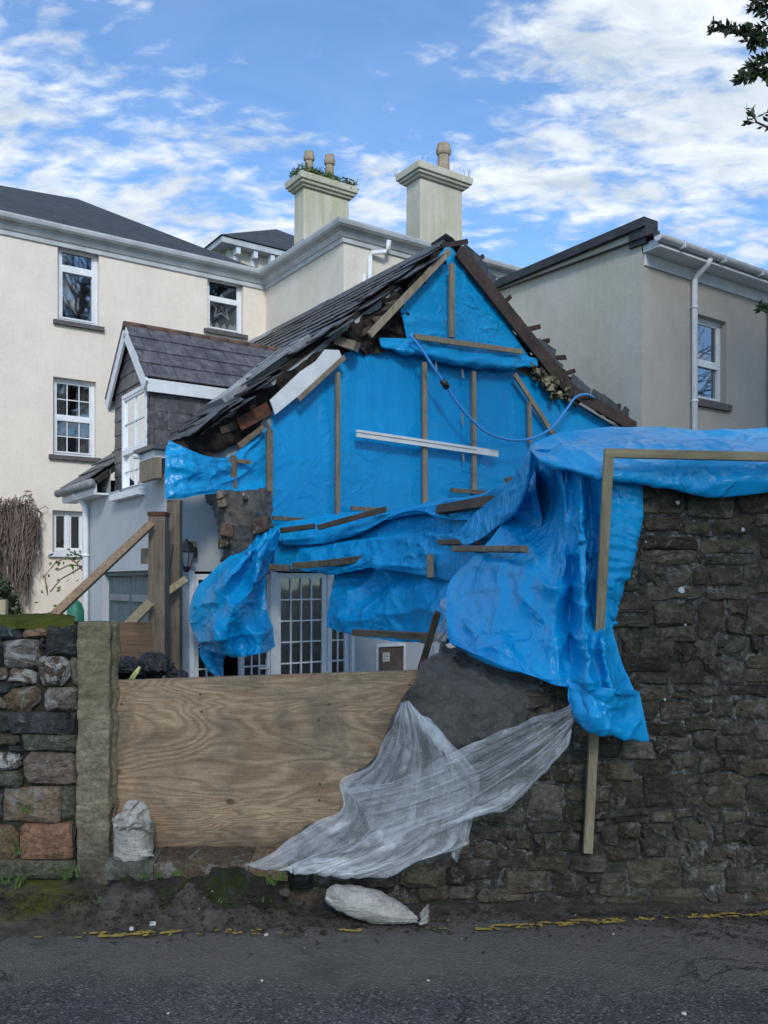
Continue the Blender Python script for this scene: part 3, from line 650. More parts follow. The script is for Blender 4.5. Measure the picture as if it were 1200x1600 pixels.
o, zc = chimney(5.44, 657, 722, 635, 287, 262, .26, .17, [(693, 226, .16)], False)
tw = MB(); rnd = random.Random(5)
q0 = loc(G(657, 287, 5.44)); q1 = loc(G(722, 287, 5.44))
for k in range(24):                                           # bird spikes along the cap
    a = q0[0] - .15 + (q1[0] - q0[0] + .3) * rnd.random(); p = cot(a, 5.30 if k % 2 else 6.2, zc - .01)
    tw.beam(p, p + V(rnd.uniform(-.05, .05), 0, .16 + .06 * rnd.random()), .006, .006, V(0, 1, 0))
mk('bird_spikes', tw, M['sill'], o, stuff=True)

# ------------------------------------------------------------ grey building on the right
rb = thing('grey_building', RQ, 'grey rendered building with white gutter and dark roof edge at the right', 'building')
RT = 7.28
ww = Ra(1088, 492)[0], Ra(1135, 497)[0], Ra(1110, 628)[1], Ra(1110, 496)[1]
mb = MB(); wall(mb, PR, 0, 9, -.05, RT - .1, [ww], .2); mk('front_wall', mb, M['plaster_r2'], rb)
mb = MB(); wall(mb, PL, 0, 9, -.05, RT + .28); mk('side_wall', mb, M['plaster_r1'], rb)
window(rb, PR, *ww, d=-.12, transom=Ra(1110, 566)[1], fw=.07, sill=True, sillw=.12, curtain=None)
mb = MB(); mb.box(PL, -.12, 9, RT + .281, RT + .43, -.25, .1); mb.box(PL, -.12, .22, RT + .02, RT + .279, -.3, .06); mk('roof_verge', mb, M['roof_plain'], rb)
mb = MB(); mb.box(PR, .05, 9, RT - .30, RT - .10, .0, .03); mb.box(PR, .02, 9, RT - .098, RT - .06, 0, .34); mb.box(PR, .02, 9, RT - .058, RT + .05, .0, .30); mk('fascia', mb, M['white'], rb, bevel=.006)
mb = MB(); gp = [(.36 + .085 * math.cos(t_), RT + .06 + .085 * math.sin(t_)) for t_ in np.linspace(math.pi, 2 * math.pi, 9)]
gp2 = [(.36 + .072 * math.cos(t_), RT + .06 + .072 * math.sin(t_)) for t_ in np.linspace(2 * math.pi, math.pi, 9)]
ring = gp + gp2
for k in range(len(ring)):
    p, q = ring[k], ring[(k + 1) % len(ring)]; mb.quad(PR(-.05, p[1], p[0]), PR(9, p[1], p[0]), PR(9, q[1], q[0]), PR(-.05, q[1], q[0]))
mb.quad(*[PR(-.05, q[1], q[0]) for q in gp])
gut = mk('gutter', mb, M['white'], rb)
for s in (.5, 1.6, 2.7, 3.8): 
    bk = MB(); bk.box(PR, s, s + .035, RT - .045, RT + .075, .27, .455); mk('gutter_clip', bk, M['white'], gut)
mb = MB(); mb.quad(PR(-.1, RT + .1, .3), PR(9, RT + .1, .3), PR(9, RT + .27, -5), PR(-.1, RT + .27, -5)); mb.quad(PR(-.1, RT + .1, .3), PR(9, RT + .1, .3), PR(9, RT + .06, .3), PR(-.1, RT + .06, .3)); mk('roof', mb, M['slate'], rb)
ps = Ra(1080, 430)[0]
drainpipe(rb, [PR(ps, 0, .07), PR(ps, RT - .32, .07), PR(ps, RT - .24, .1), PR(ps + .02, RT - .12, .3), PR(ps + .02, RT - .02, .36)], .05, brackets=[PR(ps, 6.5, .07), PR(ps, 4.9, .07)])
ps = Ra(1199, 500)[0]
drainpipe(rb, [PR(ps, 0, .07), PR(ps, RT - .32, .07)], .05)

# ------------------------------------------------------------ cottage
ct = thing('cottage', cot(0, 0, 0), 'storm-damaged slate-roofed cottage with blue tarpaulin over its open gable', 'house')
def roofz(a): return 3.4 + .8 * a
lg0, zg0 = Sl(160, 896)[0], 1.94; lg1 = .80
gw = (lg1, lg0, -.02, 1.95)
FA = .07
def PSF(s, z, d): return PS(s, z, d - FA)
lw = (Sl(229, 690, .04)[0] + .03, Sl(190, 690, .04)[0], Sl(210, 768, .04)[1], Sl(210, 608, .04)[1])
print('lw', lw)
mb = MB(); wall(mb, PS, 0.02, 3.62, -.05, 3.05, [gw, (lw[0], lw[1], lw[2], 3.05)], .14)
wall(mb, PS, 0.02, 1.03, 3.051, 3.36); wall(mb, PS, 2.40, 3.62, 3.051, 3.36); mk('side_wall', mb, M['plaster_blue'], ct)
d1 = (.27, 1.34, .05, 1.95); d2 = (1.36, 2.47, .05, 1.97)
d1 = (Ga(300, 893)[0], Ga(427, 893)[0], .05, 1.93); d2 = (Ga(429, 893)[0], Ga(551, 893)[0], .05, 1.94)
hb = (Ga(590, 1012)[0], Ga(630, 1012)[0], .35, .93)
mb = MB(); wall(mb, PG, .0, 8.1, -.05, 3.36, [d1, d2, hb], .12); mb.quad(PG(0, 3.36, 0), PG(8.1, 3.36, 0), PG(4.05, 6.5, 0)); mk('gable_wall', mb, M['plaster_blue'], ct)
mb = MB(); mb.quad(cot(0, 3.62, -.05), cot(4.4, 3.62, -.05), cot(4.4, 3.62, 3.36), cot(0, 3.62, 3.36)); mb.quad(cot(8.1, 0, -.05), cot(8.1, LC, -.05), cot(8.1, LC, 3.36), cot(8.1, 0, 3.36)); mk('back_wall', mb, M['plaster_blue'], ct)
# garage doors
for k in range(2):
    a = lg1 + .01 + k * (lg0 - lg1) / 2; b_ = a + (lg0 - lg1) / 2 - .02
    n = 6
    dm = MB()
    for j in range(n):
        x0 = a + (b_ - a) * j / n; x1 = a + (b_ - a) * (j + 1) / n - .008; dm.box(PS, x0, x1, 0, 1.88, -.12, -.09)
    o = mk('garage_door', dm, M['teal'], ct)
    for zz_ in (.45, 1.55):
        q = MB(); q.box(PS, a + .06, b_ - .1, zz_, zz_ + .09, -.089, -.055); mk('strap', q, M['strap'], o)
mb = MB(); mb.box(PS, lg1, lg0, 1.89, 1.95, -.14, -.05); mk('door_head', mb, M['teal'], ct)
# roof boarding, felt, then slates
mb = MB(); th = .06
def slab(m_, pts, t_, nrm): m_.hexa([p - nrm * t_ for p in pts] + list(pts))
nl = (Z - U * .8).normalized(); nr = (Z + U * .8).normalized()
for (a_, b_, l0_, l1_) in ((-.04, 1.0, -.02, .98), (-.2, 1.0, 2.42, 4.2), (1.0, 4.05, -.02, 4.2)): slab(mb, [cot(a_, l0_, roofz(a_) - .03), cot(b_, l0_, roofz(b_) - .03), cot(b_, l1_, roofz(b_) - .03), cot(a_, l1_, roofz(a_) - .03)], th, nl)
slab(mb, [cot(2.2, 4.201, roofz(2.2) - .03), cot(4.05, 4.201, roofz(4.05) - .03), cot(4.05, LA, roofz(4.05) - .03), cot(2.2, LA, roofz(2.2) - .03)], th, nl)
slab(mb, [cot(4.06, .02, 6.6), cot(7.68, .02, 6.6 - .8 * 3.62), cot(7.68, LC, 6.6 - .8 * 3.62), cot(4.06, LC, 6.6)], th, nr)
mk('roof_boarding', mb, M['debris'], ct)
def slate_mesh(w, h, t_, seed, rough=.012):
    r = random.Random(seed); m_ = MB(); j = lambda k=1: r.uniform(-rough, rough) * k
    lo = [(-w / 2, j()), (-w / 4, j()), (w / 4, j()), (w / 2, j())]
    if r.random() < .25: lo[0] = (-w / 2, .05 * r.random() + .01)
    top = [(p[0], p[1], t_ * r.uniform(.9, 1.1)) for p in lo] + [(w / 2 + j(.4), h, 0.004), (-w / 2 + j(.4), h, 0.004)]
    bot = [(p[0], p[1], 0) for p in top]
    b0 = 0; m_.v = bot + top; n = 6
    m_.f = [tuple(reversed(range(6))), tuple(range(6, 12))] + [(k, (k + 1) % n, (k + 1) % n + n, k + n) for k in range(n)]; m_.mi = [0] * len(m_.f)
    return m_
SL = [slate_mesh(.375, .42, .016, k).mesh('slate', M['slate']) for k in range(8)]
SLr = [slate_mesh(.36, .40, .016, 30 + k, .05).mesh('slate', M['slate']) for k in range(6)]
ldir = (U + Z * .8).normalized()
def place_slate(me, a, l, dz=.0, tilt=0., twist=0., parent=ct, lift=.02):
    x = -W_ ; y = ldir; z = nl
    R = Matrix((x, y, x.cross(y))).transposed()
    if R.col[2].dot(nl) < 0: R = Matrix((-x, y, (-x).cross(y))).transposed()
    R = R.to_4x4() @ Matrix.Rotation(twist, 4, 'Z') @ Matrix.Rotation(tilt, 4, 'X')
    return mk('slate', me, None, parent, mw=Matrix.Translation(cot(a, l, roofz(a) + lift + dz)) @ R)
rnd = random.Random(7); cnt = 0
def in_dormer(a, l): return .86 < l < 2.62 and a < 2.25 - 1.25 * abs(l - 1.75)
rest = MB()
for ci in range(17):
    a = -.24 + ci * .253; off = .19 * (ci % 2)
    l = -.12 + off - .38
    verge = -.10 - .1 * rnd.random()
    if 9 <= ci <= 12: verge = .12 + .15 * rnd.random()
    if ci > 14: verge = 0 + .08 * rnd.random()
    while l < 6.5:
        l += .38
        if l < verge or l > LA - .1: continue
        if l > 4.15 and a < 2.2: continue
        if in_dormer(a + .15, l) or (a < -.1 and l < .95) or (a < .1 and .55 < l < .95): continue
        if a < 1.9 and a > .75 and .18 < l < .62 : continue      # roof window opening
        near = l < .7
        me = rnd.choice(SLr if near and rnd.random() < .6 else SL)
        place_slate(me, a, l, dz=rnd.uniform(0, .008) + (rnd.uniform(0, .012) if near else 0), tilt=-.04 + rnd.gauss(0, .006 + (.012 if near else 0)), twist=rnd.gauss(0, .01 + (.035 if near else 0)))
        cnt += 1
for k in range(14):       # slipped slates hanging at the broken verge
    a = rnd.uniform(-.1, 3.9); place_slate(rnd.choice(SLr), a, -.16 + rnd.uniform(-.10, .12), dz=rnd.uniform(-.09, .02), tilt=rnd.gauss(-.03, .08), twist=rnd.gauss(0, .22))
    cnt += 1
for k in range(11):       # right slope edge, seen end-on
    a = 4.15 + k * .36
    R = Matrix.Rotation(TH, 4, 'Z') @ Matrix.Rotation(math.atan(.8), 4, 'Y') @ Matrix.Rotation(rnd.gauss(0, .12), 4, 'Z')
    for j in range(2):
        mk('slate', rnd.choice(SLr), None, ct, mw=Matrix.Translation(cot(a + .12 * j + rnd.uniform(-.05, .05), -.05 + .34 * j, 6.68 - .8 * (a - 4.05 + .12 * j) + rnd.uniform(0, .05))) @ R); cnt += 1
print('slates', cnt)
mb = MB()
for k in range(16):
    l0 = .05 + k * .4
    if l0 > 6.1: break
    rm_ = MB(); rm_.hexa([cot(3.93, l0, 6.56), cot(4.17, l0, 6.56), cot(4.17, l0 + .39, 6.56), cot(3.93, l0 + .39, 6.56), cot(4.02, l0, 6.69), cot(4.08, l0, 6.69), cot(4.08, l0 + .39, 6.69), cot(4.02, l0 + .39, 6.69)])
    mk('ridge_slate', rm_, M['slate'], ct, mw=Matrix.Translation((0, 0, rnd.uniform(0, .012))))
# mortar fillet where ridge meets the house
mb = MB(); mb.tube([cot(4.05, 5.3, 6.62), cot(3.9, 5.9, 6.55), cot(3.4, 6.35, 6.2)], .07, 8); mk('mortar_fillet', mb, M['lead'], ct, True)
# roof window
rwf = lambda s, z, d: cot(z, s, roofz(z)) + nl * d
rwm = MB()
for (a, b_, c_, e) in ((.16, .64, .72, .78), (.16, .64, 1.86, 1.94), (.16, .21, .78, 1.86), (.59, .64, .78, 1.86)): rwm.box(rwf, a, b_, c_, e, -.02, .09)
o = mk('roof_window', rwm, M['lead'], ct, bevel=.006)
pm = MB(); pm.quad(rwf(.2, .77, .06), rwf(.6, .77, .06), rwf(.6, 1.87, .06), rwf(.2, 1.87, .06)); mk('pane', pm, M['glass'], o)
pm = MB(); pm.quad(rwf(.2, .77, .01), rwf(.6, .77, .01), rwf(.6, 1.87, .01), rwf(.2, 1.87, .01)); mk('blind', pm, M['st_grey'], o)
for k in range(4):
    sm = MB(); p = rwf(-.02 + .08 * k, .9 + .12 * k, .08 + .02 * k); sm.beam(p, p + ldir * (.9 - .1 * k) + W_ * .1, .07, .015, nl, jit=.01); mk('flashing_strip', sm, M['lead' if k % 2 else 'strap'], o)
# dark debris under the broken verge
def rows_patch(rows, nu, nv):
    R = np.array([[list(p) for p in r] for r in rows], dtype=float)
    def cr(A, n):
        m_ = A.shape[0]; out = np.zeros((n,) + A.shape[1:])
        for i, t_ in enumerate(np.linspace(0, m_ - 1, n)):
            k = min(int(t_), m_ - 2); f = t_ - k
            p0 = A[k - 1] if k > 0 else 2 * A[0] - A[1]; p1 = A[k]; p2 = A[k + 1]; p3 = A[k + 2] if k + 2 < m_ else 2 * A[-1] - A[-2]
            out[i] = .5 * ((2 * p1) + (-p0 + p2) * f + (2 * p0 - 5 * p1 + 4 * p2 - p3) * f * f + (-p0 + 3 * p1 - 3 * p2 + p3) * f ** 3)
        return out
    A = cr(R, nv); A = cr(A.transpose(1, 0, 2), nu).transpose(1, 0, 2); return A
def relax(T, N, eu, ev, it, amp, seed, grav=.0006, bend=.25, teth=.006, lim=.12, edge=.25):
    """position-based cloth: the sheet is cut larger than the surface it hangs over, so it buckles into folds"""
    rs = np.random.RandomState(seed); X = T.copy(); nv, nu = T.shape[:2]
    X += N * (amp * (rs.rand(nv, nu) - .5))[:, :, None]
    g_ = np.random.RandomState(seed // 13).rand(7, 7); iy = np.linspace(0, 5.999, nv); ix = np.linspace(0, 5.999, nu); y0 = iy.astype(int); x0 = ix.astype(int); fy = (iy - y0)[:, None]; fx = (ix - x0)[None, :]
    fy = fy * fy * (3 - 2 * fy); fx = fx * fx * (3 - 2 * fx)
    fld = g_[y0][:, x0] * (1 - fy) * (1 - fx) + g_[y0 + 1][:, x0] * fy * (1 - fx) + g_[y0][:, x0 + 1] * (1 - fy) * fx + g_[y0 + 1][:, x0 + 1] * fy * fx
    fld = np.clip((fld - .25) * 2.4, .05, 1.7); eu0, ev0 = eu, ev; eu = eu * fld; ev = ev * fld
    Lu = np.linalg.norm(T[:, 1:] - T[:, :-1], axis=2) * (1 + eu[:, 1:]); Lv = np.linalg.norm(T[1:] - T[:-1], axis=2) * (1 + ev[1:])
    Ld1 = np.linalg.norm(T[1:, 1:] - T[:-1, :-1], axis=2) * (1 + (eu + ev)[1:, 1:] / 2); Ld2 = np.linalg.norm(T[1:, :-1] - T[:-1, 1:], axis=2) * (1 + (eu + ev)[1:, 1:] / 2)
    def con(A, B, L_, k, both=True):
        d = B - A; n_ = np.sqrt((d * d).sum(2)) + 1e-9; c_ = (n_ - L_) / n_ * .5 * k
        if not both: c_ = np.minimum(c_, 0) * 1.0
        d *= c_[:, :, None]; A += d; B -= d
    bm_ = np.zeros((nv, nu), bool); bm_[0] = bm_[-1] = True; bm_[:, 0] = bm_[:, -1] = True
    for i in range(it):
        X[:, :, 2] -= grav
        for o_ in (0, 1):
            w = (nu - 1 - o_) // 2 * 2; con(X[:, o_:o_ + w:2], X[:, o_ + 1:o_ + 1 + w:2], Lu[:, o_:o_ + w:2], 1)
            w = (nv - 1 - o_) // 2 * 2; con(X[o_:o_ + w:2], X[o_ + 1:o_ + 1 + w:2], Lv[o_:o_ + w:2], 1)
            w = (nv - 1 - o_) // 2 * 2; con(X[o_:o_ + w:2, :-1], X[o_ + 1:o_ + 1 + w:2, 1:], Ld1[o_:o_ + w:2], .5) if False else None
        D1a = X[:-1, :-1].copy(); D1b = X[1:, 1:].copy(); con(D1a, D1b, Ld1, .35); D2a = X[1:, :-1].copy(); D2b = X[:-1, 1:].copy(); con(D2b, D2a, Ld2, .35)
        Y = X.copy(); X[:-1, :-1] += (D1a - Y[:-1, :-1]) * .5; X[1:, 1:] += (D1b - Y[1:, 1:]) * .5; X[1:, :-1] += (D2a - Y[1:, :-1]) * .5; X[:-1, 1:] += (D2b - Y[:-1, 1:]) * .5
        if bend:
            X[:, 1:-1] += ((X[:, 2:] + X[:, :-2]) * .5 - X[:, 1:-1]) * bend * .3; X[1:-1] += ((X[2:] + X[:-2]) * .5 - X[1:-1]) * bend * .3
        dlt = X - T; h = (dlt * N).sum(2); pl_ = dlt - N * h[:, :, None]
        X -= pl_ * teth * 4; h2 = np.clip(h, -lim, lim); X += N * ((h2 - h) - h2 * teth)[:, :, None]
        e = bm_; X[e] -= pl_[e] * .5; X[e] -= N[e] * (h[e] * edge)[:, None]; X[e] = X[e] * .7 + T[e] * .3
    return X
CR = []
_r = random.Random(77)
for lam_, am_ in ((.85, 1.0), (.6, .8), (.5, .7), (.36, .5), (.28, .42), (.2, .3), (.14, .2)):
    t_ = _r.uniform(0, math.pi); CR.append((math.cos(t_), math.sin(t_), lam_, am_, _r.random()))
def sheet(name, rows, nu, nv, mat, parent=None, sim=None, crumple=.02, cs=4.0, folds=(), edge=.012, seed=0, thick=.0, fine=.006, to3=True, wav=0, smooth=True):
    if to3: rows = [[P(*p) for p in r] for r in rows]
    A = rows_patch(rows, nu, nv)
    du = np.gradient(A, axis=1); dv = np.gradient(A, axis=0); N = np.cross(du, dv); N /= (np.linalg.norm(N, axis=2, keepdims=True) + 1e-9)
    if N[:, :, 1].mean() > 0: N = -N
    if sim:
        def up(a_, f=2): 
            n0, n1 = a_.shape[:2]; v0 = np.linspace(0, n0 - 1, f * n0); i0 = np.minimum(v0.astype(int), n0 - 2); t0_ = (v0 - i0)[:, None, None]; a_ = a_[i0] * (1 - t0_) + a_[i0 + 1] * t0_
            v1 = np.linspace(0, n1 - 1, f * n1); i1 = np.minimum(v1.astype(int), n1 - 2); t1x = (v1 - i1)[None, :, None]; return a_[:, i1] * (1 - t1x) + a_[:, i1 + 1] * t1x
        def nrm(a_):
            n_ = np.cross(np.gradient(a_, axis=1), np.gradient(a_, axis=0)); n_ /= (np.linalg.norm(n_, axis=2, keepdims=True) + 1e-9); return -n_ if n_[:, :, 1].mean() > 0 else n_
        eu, ev, lim = sim[:3]; amp = .02 if len(sim) < 4 else sim[3]
        n1, n2 = nu // 4, nv // 4; T0 = rows_patch(rows, n1, n2); X0_ = relax(T0, nrm(T0), eu, ev, 200, lim * .7, seed * 13 + 1, bend=.22, lim=lim)
        T1 = up(X0_); e1_ = .22; X1_ = relax(T1, nrm(T1), eu * e1_, ev * e1_ + .005, 110, amp * .5, seed * 13 + 2, bend=.12, lim=lim * .3, grav=.0002, teth=.02)
        T2 = up(X1_); X2_ = relax(T2, nrm(T2), eu * .10 + .004, ev * .10 + .004, 60, amp * .2, seed * 13 + 3, bend=.16, lim=lim * .15, grav=.0001, teth=.03)
        A = X2_; nu, nv = A.shape[1], A.shape[0]; N = nrm(A)
    D = np.zeros(A.shape[:2]); E = np.zeros(A.shape); sd_ = seed * 7.3
    for j in range(nv):
        for i in range(nu):
            p = A[j, i]; u_, v_ = i / (nu - 1), j / (nv - 1); q = Vector(p); d = 0
            wq = q * 1.3 + V(sd_, 0, 0); w = V(noise.noise(wq), noise.noise(wq + V(9, 2, 1)), noise.noise(wq + V(3, 7, 5))) * .35
            qq = (q + w) * cs + V(sd_, 3, 1)
            if crumple:
                for (nx_, nz_, lam, am, ph) in CR:
                    t_ = (p[0] * nx_ + p[2] * nz_ + w.x * 1.2 * lam) / (lam * 4.0 / cs) + ph + sd_
                    tri = abs((t_ % 1.0) - .5) * 2; tri = tri ** 3
                    mk_ = noise.noise(q * (1.1 / lam) * .45 + V(ph * 9, sd_, 2)) * 2.6 + .35
                    if mk_ > 0: d += crumple * am * min(mk_, 1) * (tri - .25) * 1.3
            for (amp, fu, fv, sh) in folds:
                nn = noise.noise((u_ * fu + sh * v_ + w.x * 1.2 + sd_, v_ * fv + w.z, sd_)); d += amp * (1 - 2.2 * abs(nn)) 
            if fine: d += fine * noise.noise(q * 22)
            if sim: d *= min(1, .25 + 9 * min(u_, 1 - u_, v_, 1 - v_))
            D[j, i] = d
            if edge:
                eb = min(u_, 1 - u_, v_, 1 - v_)
                if eb < .06:
                    k = (1 - eb / .06) * edge; E[j, i] = [k * noise.noise(q * 6 + V(1, 0, 0)) * 3, 0, k * noise.noise(q * 6) * 3]
    A = A + N * D[:, :, None] + E
    m_ = MB(); m_.v = [tuple(x) for x in A.reshape(-1, 3)]; m_.uv = [(i / (nu - 1), j / (nv - 1)) for j in range(nv) for i in range(nu)]
    m_.f = [(j * nu + i, j * nu + i + 1, (j + 1) * nu + i + 1, (j + 1) * nu + i) for j in range(nv - 1) for i in range(nu - 1)]; m_.mi = [0] * len(m_.f)
    o = mk(name, m_, mat, parent, smooth)
    if thick:
        s_ = o.modifiers.new('thickness', 'SOLIDIFY'); s_.thickness = thick; s_.offset = 0
    return o
def onG(px, py, l=-.06): return G(px, py, l)
def gsheet(name, rows, *a, **k): return sheet(name, [[onG(*p) for p in r] for r in rows], *a, to3=False, **k)
gsheet('torn_felt', [[(545, 512, -.02), (590, 478, -.02), (632, 432, -.02), (700, 384, -.02)], [(540, 530, -.1), (600, 505, -.12), (632, 478, -.1), (690, 410, -.05)], [(548, 548, -.1), (600, 548, -.12), (645, 530, -.1), (700, 430, -.05)]], 50, 40, M['debris'], ct, crumple=.1, cs=5, edge=.03)
gsheet('torn_felt', [[(262, 690, -.1), (330, 668, -.1), (415, 610, -.1), (520, 533, -.05), (560, 510, -.05)], [(280, 702, -.15), (350, 690, -.15), (415, 640, -.12), (525, 548, -.08), (565, 535, -.08)], [(300, 708, -.1), (360, 700, -.1), (425, 645, -.08), (530, 556, -.05), (575, 548, -.05)]], 70, 26, M['debris'], ct, crumple=.09, cs=5, edge=.03, seed=2)
# broken boards and bargeboard at the left verge
def gbeam(parent, name, x0, y0, x1, y1, wpx, t_, mat, l=-.1, l2=None, jit=.002, label=None):
    p = onG(x0, y0, l); q = onG(x1, y1, l2 if l2 is not None else l); w = wpx / F * (p.y + q.y) / 2
    m_ = MB(); m_.beam(p, q, w, t_, W_, jit=jit); return mk(name, m_, mat, parent, label=label)
m_ = MB(); pts = [(422, 625), (430, 648), (536, 562), (530, 547), (508, 546), (494, 564), (470, 580)]
fr = [onG(x, y, -.22) for x, y in pts]; bk = [p + W_ * .02 for p in fr]
m_.quad(*fr); m_.quad(*reversed(bk))
for k in range(len(fr)): m_.quad(fr[k], bk[k], bk[(k + 1) % len(fr)], fr[(k + 1) % len(fr)])
mk('bargeboard', m_, M['white'], ct, label='broken white bargeboard')
gbeam(ct, 'rafter_end', 372, 664, 420, 638, 20, .04, M['wood_red'], -.2)
gbeam(ct, 'batten', 372, 697, 412, 667, 8, .03, M['wood_mid'], -.22)
gbeam(ct, 'batten', 466, 624, 538, 558, 7, .03, M['wood_pale'], -.26)
m_ = MB(); p = onG(527, 533, -.1); m_.beam(p, onG(558, 542, -.32), .16, .12, Z, jit=.01); mk('purlin_end', m_, M['wood_pale'], ct)
for (x, y, dx, dy) in ((345, 672, 30, -10), (560, 525, 34, -20), (604, 480, 22, -8), (585, 500, 30, -24), (640, 450, 20, -25), (360, 668, 20, -14)):
    gbeam(ct, 'splintered_timber', x, y, x + dx, y + dy, 9, .03, M['wood_dark'], -.14, jit=.02)
# right rafter, verge board and broken batten ends
gbeam(ct, 'rafter', 716, 392, 905, 628, 24, .05, M['rafter'], -.20, jit=.01)
gbeam(ct, 'rafter', 706, 398, 842, 585, 12, .06, M['rafter'], -.10, jit=.01)
gbeam(ct, 'rafter', 895, 612, 1000, 672, 17, .05, M['rafter'], -.25, jit=.01)
for (x, y, dx, dy) in ((690, 385, 40, -8), (822, 515, 22, -5), (838, 536, 20, -4), (862, 560, 22, -2), (880, 585, 18, -6), (925, 624, 20, -4), (868, 572, -6, -10), (917, 622, 28, -2), (945, 640, 24, -6), (790, 470, 8, -6), (745, 408, 10, -8)):
    gbeam(ct, 'batten_end', x, y, x + dx, y + dy, 7, .03, M['rafter'], -.1, jit=.008)
for (x, y) in ((735, 400), (745, 415), (757, 430), (850, 548), (862, 570), (935, 625), (950, 637), (968, 650), (985, 655), (905, 605)):
    gbeam(ct, 'broken_slate', x - 12, y - 10, x + 16, y + 10, 20, .02, M['slate'], -.12, jit=.025)
gsheet('torn_felt', [[(725, 398, -.02), (800, 488, -.02), (880, 580, -.02), (1000, 668, -.02)], [(718, 402, -.12), (792, 498, -.12), (870, 592, -.12), (975, 672, -.12)]], 60, 12, M['debris'], ct, crumple=.08, cs=6, edge=.02, seed=4)
# insulation
ins = MB(); rnd2 = random.Random(2)
for k in range(34):
    f = k / 34; c_ = onG(835 + 52 * f + rnd2.uniform(-12, 8), 572 + 45 * f + rnd2.uniform(-7, 14), -.2 + rnd2.uniform(-.06, .05)); r = rnd2.uniform(.02, .06)
    ins.lathe(c_ - Z * r, [(r * .2, 0), (r * .8, r * .4), (r, r), (r * .7, r * 1.6), (r * .2, r * 2)], 7)
for i, v_ in enumerate(ins.v): q = Vector(v_); ins.v[i] = tuple(q + V(noise.noise(q * 25), noise.noise(q * 25 + V(4, 4, 4)), noise.noise(q * 25 + V(8, 1, 2))) * .09)
mk('insulation', ins, M['insul'], ct, True, stuff=True)
# dormer
dm = MB(); DL0, DL1, DM, DE, DP = 1.03, 2.40, 1.75, 4.40, 5.22
wall(dm, PSF, DL0, DL1, 3.052, DE, [(lw[0], lw[1], 3.052, lw[3])], .1)
dm.quad(PSF(DL0, DE, 0), PSF(DL1, DE, 0), PSF(DM, DE + (DP - DE) * .87, 0))
dm.quad(cot(FA, DL0, 3.05), cot(FA, DL0, 3.45), cot(1.25, DL0, DE), cot(FA, DL0, DE)); dm.quad(cot(FA, DL1, 3.05), cot(FA, DL1, 3.45), cot(1.25, DL1, DE), cot(FA, DL1, DE))
dor = mk('dormer', dm, M['slate_purple'], ct)
def dslate(parent, Wf, s0, s1, z0, z1, dd): m_ = MB(); m_.hexa([Wf(s0, z0, dd + .016), Wf(s1, z0, dd + .016), Wf(s1, z0, dd), Wf(s0, z0, dd), Wf(s0, z1, dd + .005), Wf(s1, z1, dd + .005), Wf(s1, z1, dd), Wf(s0, z1, dd)]); return mk('hung_slate', m_, M['slate_purple'], parent)
PCk = lambda s, z, d: cot(s, DL0 - d, z)
for r_ in range(6):
    z0 = DE - .2 - r_ * .23; a = -.02 - (.16 if r_ % 2 else 0)
    while a < 1.3:
        b_ = a + .31; aa = max(a, FA + .002); lim = (z0 + .23 - 3.4) / .8 + .1
        if aa < lim and b_ > FA + .03: dslate(dor, PCk, aa, min(b_ - .008, lim + .05), z0, z0 + .24, .003 + .004 * r_ % 2)
        a += .318
for r_ in range(10):
    z0 = 3.06 + r_ * .19
    for (s0, s1) in (((lw[1] + .0, DL1), (DL0 + .004, lw[0])) if z0 < lw[3] - .1 else ((DL0, (DL0 + DL1) / 2 - .005), ((DL0 + DL1) / 2 + .005, DL1))):
        e = (DP - DE) * .87; zt = z0 + .2
        if lw[3] - .1 <= z0 < lw[3]: z0 = lw[3] + .002
        if z0 > DE - .1:
            k = max(0, 1 - (z0 - DE) / e) * .66; s0, s1 = (DM - k, DM) if s0 < DM - .1 and s1 < DM + .1 else (DM + .005, DM + k)
            if k < .06: continue
        dslate(dor, PSF, s0, s1, z0, min(zt, DP - .1), .004)
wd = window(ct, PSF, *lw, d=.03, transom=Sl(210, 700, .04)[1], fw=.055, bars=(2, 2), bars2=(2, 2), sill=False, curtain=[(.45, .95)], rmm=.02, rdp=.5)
sm = MB(); sm.box(PS, lw[0] - .1, lw[1] + .1, lw[2] - .09, lw[2] - .002, -.1, .1); mk('sill', sm, M['white'], wd, bevel=.006)
